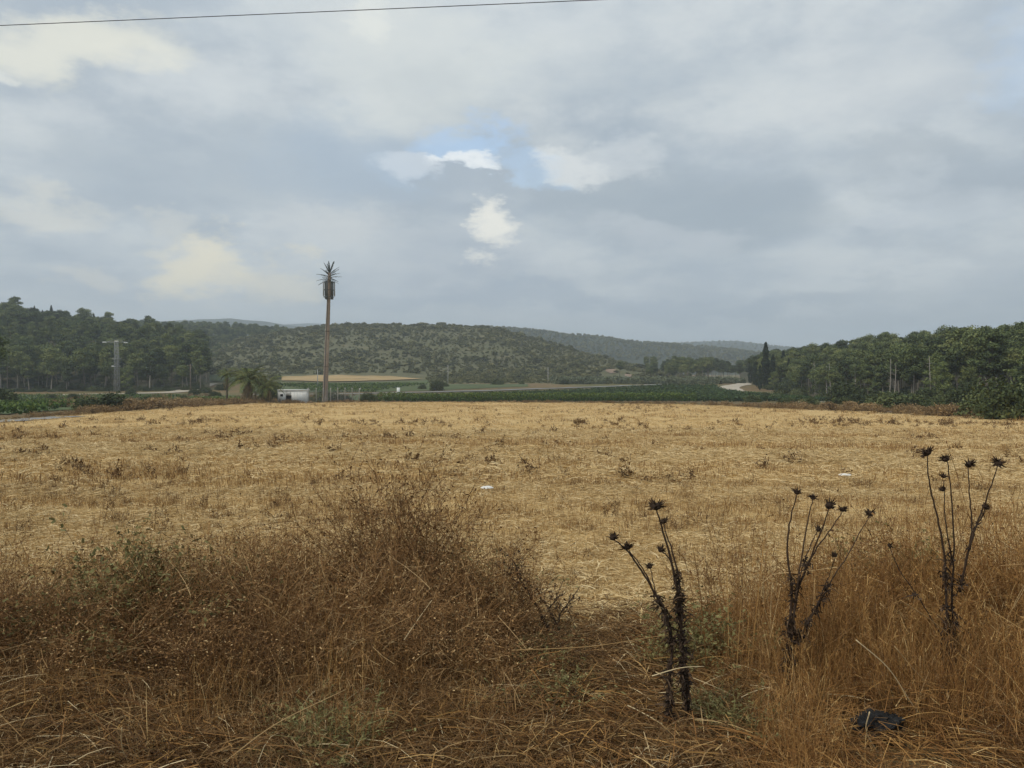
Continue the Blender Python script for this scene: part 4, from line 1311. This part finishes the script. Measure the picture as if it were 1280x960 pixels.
weeds_f = [weed_piece(240 + i, 12, .14, .10, .34, .006, M['weed'], 4, .018) for i in range(4)] + [weed_piece(250 + i, 12, .30, .16, .42, .012, M['weed'], 4, .05) for i in range(3)]
P1 = field_points(4200, 7.6, 20); P2 = field_points(9000, 20, 60); P3 = field_points(7500, 60, 137)
P = np.concatenate([P1, P2, P3]); n1 = len(P1)
cl = fbm(P[:, 0] / (2.5 + P[:, 1] * .06), P[:, 1] / (1.2 + P[:, 1] * .04), 51, 4)
keep = r.uniform(0, 1, len(P)) < np.clip((cl - .51) * 3.0, .04, .36)
idx = np.where(np.arange(len(P)) < n1, r.integers(0, 4, len(P)), 4 + r.integers(0, 3, len(P)))
P, idx = P[keep], idx[keep]
scatter('field_weeds', weeds_f, P, zrot(len(P)), np.clip(r.lognormal(-.85, .45, len(P)), .2, 1.1), idx, 'dead dark brown weeds dotted over the mown field', 'weeds')

# dry brown growth along the field's far edge
edge_p = [weed_piece(260 + i, 26, .55, .3, .95, .022, M['edge'], 4, .10) for i in range(3)]
n = 2400
u = r.uniform(-1.15, 1.15, n); px = 640 + u * F
Y = field_edge(u) + np.abs(r.normal(0, 1, n)) * np.interp(px, [0, 80, 130, 330, 480, 800, 1000, 1280], [1.5, 3, 9, 4, 1.0, 1.4, 6, 9])
P = np.stack([u * Y, Y, H(u * Y, Y)], 1)
hs = np.interp(px, [0, 90, 200, 340, 460, 500, 800, 900, 1000, 1280], [.22, .6, 1.25, .7, .4, .35, .45, .55, .7, .8]) * r.uniform(.3, 1.2, n) * np.clip(.3 + 1.4 * fbm(u * 40, Y * .1, 71), .3, 1.3)
scatter('dry_grass', edge_p, P, zrot(n, .12), np.stack([hs * 1.1, hs * 1.1, hs], 1), r.integers(0, 3, n), 'dry brown grass and weeds along the far edge of the mown field', 'grass')
n = 1500
px = r.uniform(60, 480, n); Y = r.uniform(100, 200, n)
P = np.stack([(px - 640) / F * Y, Y, H((px - 640) / F * Y, Y)], 1)
cl = fbm(P[:, 0] / 9, P[:, 1] / 9, 61); P = P[(cl > .52) & (Y > field_edge((px - 640) / F) + 3)]
scatter('dry_grass', edge_p, P, zrot(len(P), .12), r.uniform(.5, 1.1, len(P)), r.integers(0, 3, len(P)), 'patches of dry grass between the crop fields and the mast', 'grass')

# ------------------------------------------------------------------ weeds of the verge, close up
def bush_meshes(seed, n=60, rad=.45, h0=.45, h1=1.05, lean=.45, w=.0034, m1=9, m2=4, mat=None, leaf=.012, nleaf=1.0, leafmat=None, sub=(.05, .16)):
    r = np.random.default_rng(seed); g = G(); lf = G()
    P, h = stems(n, rad * .6, h0, h1, lean, r, 6, .6)
    P[..., :2] += (np.cumsum(r.normal(0, .012, (n, 6, 2)), 1))
    g.strips(P, w * np.array([1.5, 1.3, 1.1, .9, .7, .4])[None] * np.ones((n, 1)), np.clip(r.normal(.45, .28, n), 0, 1), r=r)
    T = twigs(P, m1, .12, .34, .55, r, 4, .2, .1)
    g.strips(T, w * np.array([.8, .7, .6, .4])[None] * np.ones((len(T), 1)), np.clip(r.normal(.45, .2, len(T)), 0, 1), r=r)
    T2 = twigs(T, m2, sub[0], sub[1], .7, r, 3, .2)
    g.strips(T2, w * .55, np.clip(r.normal(.48, .22, len(T2)), 0, 1), r=r)
    C = T2[:, 1:].reshape(-1, 3)
    C = C[r.uniform(0, 1, len(C)) < nleaf]
    lf.leaves(C, leaf * r.uniform(.4, 1.5, len(C)), np.clip(r.normal(.45, .25, len(C)), 0, 1), r=r, aspect=.45)
    return g.mesh('branches', mat), lf.mesh('dry_leaves', leafmat or mat)


DRY = [bush_meshes(300 + i, mat=M['drybrown'], n=64) for i in range(4)]
DRYW = [bush_meshes(310 + i, mat=M['rust'], n=46, h0=.35, h1=.85, lean=.3, rad=.35, m1=7, leaf=.010) for i in range(3)]
SAGE = [bush_meshes(320 + i, mat=M['drybrown'], leafmat=M['sage'], n=40, h0=.3, h1=.85, rad=.40, leaf=.027, m1=11, nleaf=1.0) for i in range(2)]
DARKB = [bush_meshes(330 + i, mat=M['weed'], n=14, h0=.5, h1=1.0, rad=.22, lean=.6, m1=7, m2=3, leaf=.018, w=.0055) for i in range(2)]
GREEN = [bush_meshes(340, mat=M['sage'], n=26, h0=.12, h1=.34, rad=.22, lean=.9, m1=9, leaf=.016, sub=(.02, .07))]

#    px, depth, scale, height factor, kind
BUSH = [
    (500, 5.0, 1.15, .98, DRY[0], 'tallest bushy brown dead weed rising in front of the straw field'),
    (430, 5.1, 1.0, .88, DRY[1], 'bushy brown dead weed next to the tallest one'),
    (560, 4.9, 1.05, .86, DRY[2], 'broad brown dead weed overlapping the tallest one'),
    (610, 4.7, .95, .66, DRY[3], 'sloping brown dead weed by the dark bent branch'),
    (360, 4.9, 1.05, .78, DRY[2], 'brown dead weed between the grey green weeds and the tallest weed'),
    (470, 4.4, 1.0, .72, DRY[3], 'low tangled brown weed below the tallest weed'),
    (290, 4.7, 1.0, .72, DRY[0], 'brown tangled weed behind the grey green leaves'),
    (380, 4.2, .95, .62, DRY[1], 'low tangled brown weed on the verge before the tall weeds'),
    (550, 4.2, .95, .62, DRY[0], 'low spreading brown weed below the broad weed'),
    (200, 4.4, 1.0, .68, DRY[3], 'brown weed under the grey green leaves'),
    (110, 4.2, .95, .62, DRY[1], 'brown weed next to the upright twiggy stems'),
    (10, 4.3, .95, .68, DRY[2], 'brown weed with upright twigs at the verge end'),
    (280, 3.9, .9, .58, DRY[2], 'low matted brown weed close to the pale bent straw'),
    (620, 4.2, .85, .42, DRY[1], 'low matted brown weed beside the pale straws'),
    (165, 4.9, 1.0, .80, SAGE[0], 'grey green leafy weed with the highest green tips'),
    (95, 4.7, .9, .60, SAGE[1], 'grey green leafy weed beside the highest green one'),
    (245, 4.9, .85, .72, SAGE[1], 'grey green leafy weed among brown stems'),
    (135, 4.5, .9, .66, SAGE[1], 'low grey green leafy weed at the foot of the highest green one'),
    (205, 4.6, .95, .74, SAGE[0], 'grey green leafy weed crossing the brown stems'),
    (660, 4.3, .7, .35, SAGE[1], 'low grey green weed by the dark fallen branch'),
    (575, 5.3, .85, .80, SAGE[0], 'greyish weed on the shoulder of the tallest brown weed'),
    (660, 5.0, .85, .72, DARKB[0], 'dark bent branching dead stem beside the brown weeds'),
    (700, 4.6, .7, .50, DARKB[1], 'small dark bent dead stem at the gap in the weeds'),
    (410, 3.1, .9, .60, GREEN[0], 'low feathery green weed on the trampled grass'),
    (370, 3.25, .7, .5, GREEN[0], 'small feathery green weed beside the larger green one'),
    (690, 3.7, .9, .5, GREEN[0], 'feathery green weed at the gap in the weeds'),
    (920, 3.4, .8, .6, GREEN[0], 'pale feathery green weed at the foot of the thistles'),
    (860, 4.3, .7, .62, SAGE[1], 'thin grey green weed behind the dark thistle'),
    (905, 4.8, .8, .62, DRYW[0], 'thin russet weed behind the first thistle'),
    (1010, 4.9, .9, .78, DRYW[1], 'russet weed between the middle thistle and the tall one'),
    (1060, 4.7, .95, .80, DRYW[2], 'russet weed standing below the white scrap'),
    (1110, 4.9, .95, .86, DRYW[0], 'russet weed just before the tall thistle'),
    (1150, 4.6, .95, .92, DRYW[1], 'tall russet weed wrapped round the tall thistle'),
    (1225, 4.7, 1.0, .92, DRYW[2], 'tall russet weed at the verge beyond the tall thistle'),
    (1275, 4.4, 1.0, .95, DRYW[0], 'tall russet weed beyond the thistles at the verge end'),
    (1190, 4.2, .95, .72, DRYW[0], 'russet weed at the foot of the tall thistle'),
    (1250, 3.8, .9, .60, DRYW[1], 'low russet weed near the black plastic'),
    (1040, 4.1, .85, .60, DRYW[1], 'low russet weed behind the middle thistle'),
    (1095, 4.2, .85, .55, DRYW[2], 'low russet weed behind the black plastic'),
    (1130, 5.2, .9, .85, SAGE[0], 'thin grey green weed behind the tall thistle'),
]
for px, d, s, hz, pm, lab in BUSH:
    plant('dry_weed' if pm[1].materials[0] != M['sage'] else 'green_weed', pm, gpd(px, d) - [0, 0, .03], (s, s, s * hz * 1.08), lab, 'weed', None, ('branches', 'leaves'), rz=px * 1.7)

# grass of the verge
mats_v = [mat_straw(400 + i, 170, .05, .26, .36, .0024, .13, M['straw_fg'], 'straw') for i in range(5)]
mats_r = [mat_straw(410 + i, 160, .05, .24, .34, .0024, .14, M['rust'], 'straw') for i in range(3)]


def verge_points(n, Y0, Y1, u0=-1.3, u1=1.3):
    n = int(n * (u1 - u0) / 1.9)
    Y = np.sqrt(r.uniform(Y0 ** 2, Y1 ** 2, n)); u = r.uniform(u0, u1, n)
    P = np.stack([u * Y, Y, H(u * Y, Y)], 1)
    b = gp(1096, 930)
    ok = ~((np.abs(P[:, 0] - b[0]) < .26) & (P[:, 1] > b[1] - .75) & (P[:, 1] < b[1] + .22))   # the bag lies open to view
    return P[ok], 640 + u[ok] * F


P, px = verge_points(4200, 1.6, 7.6)
right = np.clip((px - 780) / 250, 0, 1)
idx = np.where(r.uniform(0, 1, len(P)) < .25 + .5 * right, 5 + r.integers(0, 3, len(P)), r.integers(0, 5, len(P)))
kp = (P[:, 1] < 5.4) | (r.uniform(0, 1, len(P)) < np.interp(px, [600, 660, 900, 960], [1, .35, .35, 1]))
P, idx = P[kp], idx[kp]
scatter('trampled_grass', mats_v + mats_r, P, zrot(len(P), .12), r.uniform(.7, 1.3, len(P)), idx, 'trampled dry grass and straw matting the verge', 'grass')


def grass_piece(seed, n, rad, h0, h1, w, mat, lean=.35, head=True):
    r = np.random.default_rng(seed); g = G()
    P, h = stems(n, rad, h0, h1, lean, r, 6, .75)
    g.strips(P, w * np.array([1, 1, .9, .8, .6, .3])[None] * r.uniform(.7, 1.4, (n, 1)), np.clip(r.normal(.5, .2, n), 0, 1), r=r)
    if head:
        k = max(2, n // 3)
        T = twigs(P[:k], 6, .02, .07, .45, r, 3, .72)
        g.strips(T, w * .9, np.clip(r.normal(.6, .2, len(T)), 0, 1), r=r)
    return g.mesh('grass', mat)


tall = [grass_piece(420 + i, 44, .22, .30, .85, .0027, M['rust'], .25) for i in range(4)]
brown = [grass_piece(430 + i, 44, .25, .22, .62, .0027, M['drybrown'], .45) for i in range(4)]
low = [grass_piece(440 + i, 60, .25, .08, .30, .0026, M['straw_fg'], .8, False) for i in range(3)]
P, px = verge_points(6000, 1.9, 7.2)
Y = P[:, 1]
# how tall the growth stands, column by column and with depth
hgt = np.interp(px, [-300, 0, 100, 250, 450, 620, 700, 780, 860, 930, 1000, 1100, 1200, 1600], [.75, .75, .65, .75, .8, .6, .40, .30, .35, .55, .80, .88, .95, 1.0])
dep = np.interp(Y, [1.5, 3.2, 3.8, 4.4, 5.2, 6.0, 7.0], [.48, .60, .72, .95, 1.0, .70, .40])
dens = np.interp(px, [-300, 0, 450, 640, 700, 790, 870, 950, 1600], [.6, .6, .55, .45, .35, .30, .40, .85, .9]) * np.interp(Y, [1.5, 4.5, 6, 7.2], [.8, 1, .55, .25])
dens = dens * np.clip(.25 + 1.5 * fbm(P[:, 0] * 1.6, P[:, 1] * 1.6, 91), .3, 1.25)
keep = r.uniform(0, 1, len(P)) < dens
sel = r.uniform(0, 1, len(P)); right = np.clip((px - 860) / 120, 0, 1)
lowp = np.where(Y < 3.6, .45, .25)
idx = np.where(sel < lowp, 8 + r.integers(0, 3, len(P)), np.where(r.uniform(0, 1, len(P)) <   .15 + .55 * right, r.integers(0, 4, len(P)), 4 + r.integers(0, 4, len(P))))
hs = hgt * dep * r.uniform(.65, 1.2, len(P))
hs = np.where(idx >= 8, np.clip(hs, .5, 1.2), hs)
# keep the growth low in the strip between the thistles, where the field shows through
P, idx, hs = P[keep], idx[keep], hs[keep]
scatter('dry_grass', tall + brown + low, P, zrot(len(P), .10), np.stack([np.clip(hs, .6, 1.2)] * 2 + [hs], 1), idx, 'standing dry brown and russet grass of the verge', 'grass')

wisps = [grass_piece(450 + i, 7, .25, .8, 1.35, .0030, M['rust'], .12) for i in range(3)] + [weed_piece(455 + i, 5, .2, .6, 1.1, .0034, M['drybrown'], 9, .012) for i in range(3)]
P, px = verge_points(420, 3.9, 6.4)
k = (px > 880) | ((px < 660) & (r.uniform(0, 1, len(P)) < .5))
P, px = P[k], px[k]
hs = np.where(px > 880, r.uniform(.6, 1.05, len(P)), r.uniform(.5, .85, len(P)))
scatter('tall_stems', wisps, P, zrot(len(P), .10), hs, r.integers(0, 6, len(P)), 'sparse tall dry stems rising above the verge weeds', 'grass')

# single pale straws lying across the weeds, from point to point in the photograph's outline of them
ST = [((640, 400), (945, 870), 3.1, 3.3, 'long pale bent straw by the feathery green weed', [(278, 955), (345, 905), (432, 862)], 2.9),
      (None, None, 0, 0, 'pale upright straw with a bent foot on the trampled grass', [(152, 910), (153, 935), (165, 962)], 2.9),
      (None, None, 0, 0, 'long pale straw sloping across the brown weed', [(330, 755), (378, 788), (428, 815)], 3.9),
      (None, None, 0, 0, 'short pale straw leaning on the tallest weed', [(505, 800), (520, 778), (540, 750)], 3.9),
      (None, None, 0, 0, 'thin pale straw arching from the first thistle over the gap', [(640, 813), (740, 808), (830, 795), (872, 802)], 3.45),
      (None, None, 0, 0, 'pale straw crossing the first thistle at an angle', [(815, 750), (845, 775), (868, 800)], 3.4),
      (None, None, 0, 0, 'pale straw lying before the first thistle', [(815, 845), (850, 835), (880, 833)], 3.3),
      (None, None, 0, 0, 'long pale straw leaning between the middle and tall thistles', [(1118, 808), (1150, 845), (1190, 880)], 3.5),
      (None, None, 0, 0, 'long golden straw crossing below the tall thistle', [(1125, 750), (1170, 780), (1235, 835), (1290, 870)], 3.5),
      (None, None, 0, 0, 'pale straw bent over the black plastic', [(1087, 890), (1083, 915), (1100, 945), (1106, 962)], 3.05),
      (None, None, 0, 0, 'pale straw lying on the grass beside the black plastic', [(1070, 800), (1110, 835), (1140, 880), (1160, 905)], 3.3),
      (None, None, 0, 0, 'pale bent straw at the gap in the weeds', [(645, 890), (645, 862), (665, 852), (700, 845)], 3.3)]
for *_, lab, pts, d in ST:
    Q = catmull(np.array([at(a, b, d + .05 * i) for i, (a, b) in enumerate(pts)]), 6)
    Q[:, 2] = np.maximum(Q[:, 2], H(Q[:, 0], Q[:, 1]) + .02)
    g = G(); c = Q[0].copy()
    g.tube(Q - c, np.linspace(.0026, .0014, len(Q)), 5, .9)
    o = g.obj('straw', M['straw_fg']); o.location = tuple(c); tag(o, lab, 'straw')


# dark fallen branch beside the brown weeds
b = gpd(680, 4.75)
o = thing('dead_branch', b, 'dark bent dead branch leaning out of the brown weeds', 'branch')
for k, pts in enumerate(([(690, 800), (680, 775), (668, 752), (655, 735), (640, 722), (630, 712)], [(700, 790), (688, 765), (676, 745), (660, 728)], [(668, 752), (660, 748), (652, 750)], [(655, 735), (648, 715), (640, 700)], [(680, 775), (690, 755), (700, 742)], [(690, 800), (700, 770), (712, 750)])):
    Q = catmull(np.array([at(a, c, 4.75 + .02 * i) for i, (a, c) in enumerate(pts)]) - b, 5)
    Q[1:] += np.random.default_rng(k).normal(0, .004, (len(Q) - 1, 3))
    g = G(); g.tube(Q, np.linspace(.011 if k < 2 else .006, .004, len(Q)), 5, .4); g.obj('limb', M['thistle'], o)
    T = twigs(Q[None], 14, .05, .16, .9, rng, 3, .2)
    g = G(); g.strips(T, .004, .4); C = T[:, 1:].reshape(-1, 3); g.leaves(C, .018, .4); tag(g.obj('twigs', M['thistle'], o), kind='stuff')

# ------------------------------------------------------------------ dead thistles
def head_mesh(seed, R0=.036):
    r = np.random.default_rng(seed); g = G()
    k = 9; a = np.linspace(0, np.pi, k)
    g.tube(np.stack([0 * a, 0 * a, -.018 * np.cos(a)], 1), .017 * np.sin(a) + .001, 8, .3)
    n = 30
    el = r.uniform(-.55, 1.25, n); az = r.uniform(0, 6.283, n)
    D = np.stack([np.cos(az) * np.cos(el), np.sin(az) * np.cos(el), np.sin(el)], 1)
    Ln = R0 * r.uniform(.8, 1.35, n)
    P = D[:, None] * (np.array([.010, .6, 1.0])[None, :, None] * np.where(np.arange(3) == 0, 1.0, 1)[None, :, None] * np.concatenate([np.ones((n, 1)), Ln[:, None], Ln[:, None]], 1)[:, :, None])
    P[:, 2, 2] += .004
    g.strips(P, np.array([.009, .0065, .0008])[None] * np.ones((n, 1)), np.clip(r.normal(.4, .2, n), 0, 1), r=r)
    g.strips(P, np.array([.009, .0065, .0008])[None] * np.ones((n, 1)), np.clip(r.normal(.4, .2, n), 0, 1), r=r)
    return g.mesh('flower_head', M['thistle'])


HEADS = [head_mesh(500 + i) for i in range(4)]


def thistle(px, d, label, branches, heads, crumple, seed):
    """branches: pixel polylines (root to tip) at that depth; heads: (px, py, scale)"""
    r = np.random.default_rng(seed)
    b = gpd(px, d)
    o = thing('thistle', b, label, 'thistle')
    lv = G()
    for pts, r0, r1 in branches:
        dj = r.uniform(-.10, .10)
        Q = np.array([at(a, c, d + dj * i / (len(pts) - 1)) for i, (a, c) in enumerate(pts)]) - b
        Q = catmull(Q, 6)
        Q[1:-1] += r.normal(0, .0012, (len(Q) - 2, 3))
        g = G(); g.tube(Q, np.linspace(r0 * .85, r1 * .72, len(Q)), 6, np.clip(r.normal(.45, .1), 0, 1)); g.obj('stem', M['thistle'], o, True)
        m = int(len(Q) * crumple) if pts[0][1] > 810 else 2
        for _ in range(m):
            s = r.uniform(0, 1) ** 1.4 * .5; k = int(s * (len(Q) - 1))
            n = 7
            c = Q[k] + r.normal(0, .010, (n, 3))
            lv.leaves(c, r.uniform(.010, .028, n) * (1.2 - 1.2 * s), np.clip(r.normal(.35, .25, n), 0, 1), r=r, aspect=.4)
            T = c[:4, None] + (r.normal(0, .024, (4, 1, 3)) * np.linspace(0, 1, 3)[None, :, None]) - np.array([0, 0, .02])[None, None] * (np.linspace(0, 1, 3) ** 2)[None, :, None]
            lv.strips(T, np.array([.008, .006, .001])[None] * np.ones((4, 1)), np.clip(r.normal(.4, .2, 4), 0, 1), r=r)
    tag(lv.obj('dead_leaves', M['thistle'], o), kind='stuff')
    for i, (a, c, s) in enumerate(heads):
        p = at(a, c, d + r.uniform(-.04, .04)) - b
        link('flower_head', HEADS[i % 4], o, p, (r.normal(0, .4), r.normal(0, .4), r.uniform(0, 6)), np.array([r.uniform(.8, 1.15), r.uniform(.8, 1.15), r.uniform(.6, .95)]) * s)


thistle(845, 3.42, 'dark dead thistle leaning apart in two bunches, the shortest of the three clumps',
        [([(862, 915), (856, 860), (852, 790), (846, 735), (836, 690), (826, 655), (820, 636)], .010, .0042),
         ([(838, 915), (836, 860), (840, 800), (828, 760), (812, 730), (796, 705), (784, 688), (768, 675)], .009, .0036),
         ([(856, 850), (851, 780), (849, 730), (842, 695), (833, 668), (830, 655)], .007, .003),
         ([(838, 800), (832, 765), (820, 745), (806, 715), (786, 687)], .006, .003),
         ([(850, 760), (843, 715), (834, 695), (827, 689)], .005, .0028), ([(822, 750), (817, 730), (813, 710)], .004, .0025)],
        [(820, 633, 1.15), (830, 652, .8), (766, 672, .85), (784, 684, 1.0), (826, 687, .85), (812, 708, .8)], 1.5, 1)
thistle(985, 3.85, 'dark dead thistle with a fan of long thin stems, the clump between the other two',
        [([(982, 868), (985, 800), (990, 740), (984, 690), (988, 650), (996, 618)], .010, .004),
         ([(988, 860), (990, 790), (996, 735), (1003, 690), (1010, 650), (1016, 625)], .008, .0034),
         ([(990, 790), (998, 735), (1016, 690), (1028, 660), (1036, 636)], .007, .0036),
         ([(998, 735), (1018, 690), (1036, 665), (1046, 650), (1053, 640)], .005, .003),
         ([(990, 830), (1000, 795), (1018, 765), (1040, 725), (1062, 690), (1075, 665), (1088, 645)], .006, .003),
         ([(994, 745), (1006, 700), (1018, 672), (1023, 664)], .004, .0026), ([(1000, 795), (1016, 768), (1034, 725), (1044, 697)], .004, .0025)],
        [(996, 615, .95), (1016, 622, .8), (1036, 632, 1.15), (1053, 637, .8), (1088, 642, .9), (1023, 662, .7), (1044, 694, .6)], .9, 2)
thistle(1190, 3.85, 'tallest dark dead thistle with four high heads standing in russet grass',
        [([(1188, 845), (1186, 800), (1183, 750), (1180, 690), (1170, 640), (1161, 600), (1159, 570)], .010, .004),
         ([(1192, 840), (1191, 800), (1190, 740), (1192, 680), (1189, 620), (1184, 576)], .009, .0038),
         ([(1200, 735), (1210, 690), (1215, 660), (1212, 620), (1210, 584)], .007, .0036),
         ([(1200, 740), (1207, 705), (1218, 665), (1234, 620), (1247, 582)], .008, .0036),
         ([(1190, 700), (1182, 650), (1180, 600)], .005, .003), ([(1222, 655), (1230, 640), (1231, 636)], .004, .0028), ([(1180, 800), (1150, 750), (1124, 712), (1112, 684)], .004, .0024)],
        [(1159, 566, 1.1), (1182, 574, 1.0), (1211, 581, 1.0), (1248, 579, 1.05), (1179, 595, .8), (1178, 612, .7), (1231, 633, .75), (1112, 682, .55)], 1.2, 3)


# ------------------------------------------------------------------ litter
def crumpled(name, R0, flat, seed, mat, amp=.35, n=4):
    import bmesh
    bm = bmesh.new(); bmesh.ops.create_icosphere(bm, subdivisions=n, radius=1)
    rr = np.random.default_rng(seed); ph = rr.uniform(0, 6, (9, 4)); fr_ = rr.normal(0, 3.2, (9, 3))
    for v in bm.verts:
        q = sum(abs(math.sin(v.co.x * f[0] + v.co.y * f[1] + v.co.z * f[2] + p[0])) for f, p in zip(fr_, ph)) / 9
        v.co *= R0 * (1 + amp * (q - .6) * 2)
        v.co.z *= flat; v.co.x *= 1.3
        if v.co.z < -.01: v.co.z = -.01 + .1 * v.co.z
    me = bpy.data.meshes.new(name); bm.to_mesh(me); bm.free(); me.materials.append(mat)
    return link(name, me)


o = crumpled('plastic_bag', .082, .6, 3, M['bag'], .75); p = gp(1096, 926); o.location = tuple(p + [0, 0, .07]); o.rotation_euler = (0, 0, .3)
tag(o, 'crumpled black plastic bag half buried in the dry grass', 'bag')
for px, py, s, lab in ((1056, 601, .13, 'larger white scrap of litter on the mown field'), (609, 618, .11, 'thin white scrap of litter on the mown field below the mast')):
    o = crumpled('white_scrap', s, .35, int(px), M['paper'], .3, 3); p = gp(px, py); o.location = tuple(p + [0, 0, .16]); tag(o, lab, 'litter')

# ------------------------------------------------------------------ haze
g = G(); g.box((-4500, -4500, -7.5), (4500, 4500, 235))
hz = bpy.data.materials.new('haze'); hz.use_nodes = True
N = hz.node_tree.nodes; N.remove(N['Principled BSDF'])
pv = N.new('ShaderNodeVolumePrincipled')
pv.inputs['Color'].default_value = (.80, .90, 1.0, 1)
pv.inputs['Density'].default_value = .00036
pv.inputs['Anisotropy'].default_value = 0.1
hz.node_tree.links.new(pv.outputs[0], N['Material Output'].inputs['Volume'])
o = g.obj('haze', hz); tag(o, 'thin bluish morning haze over the valley', 'haze', kind='stuff')
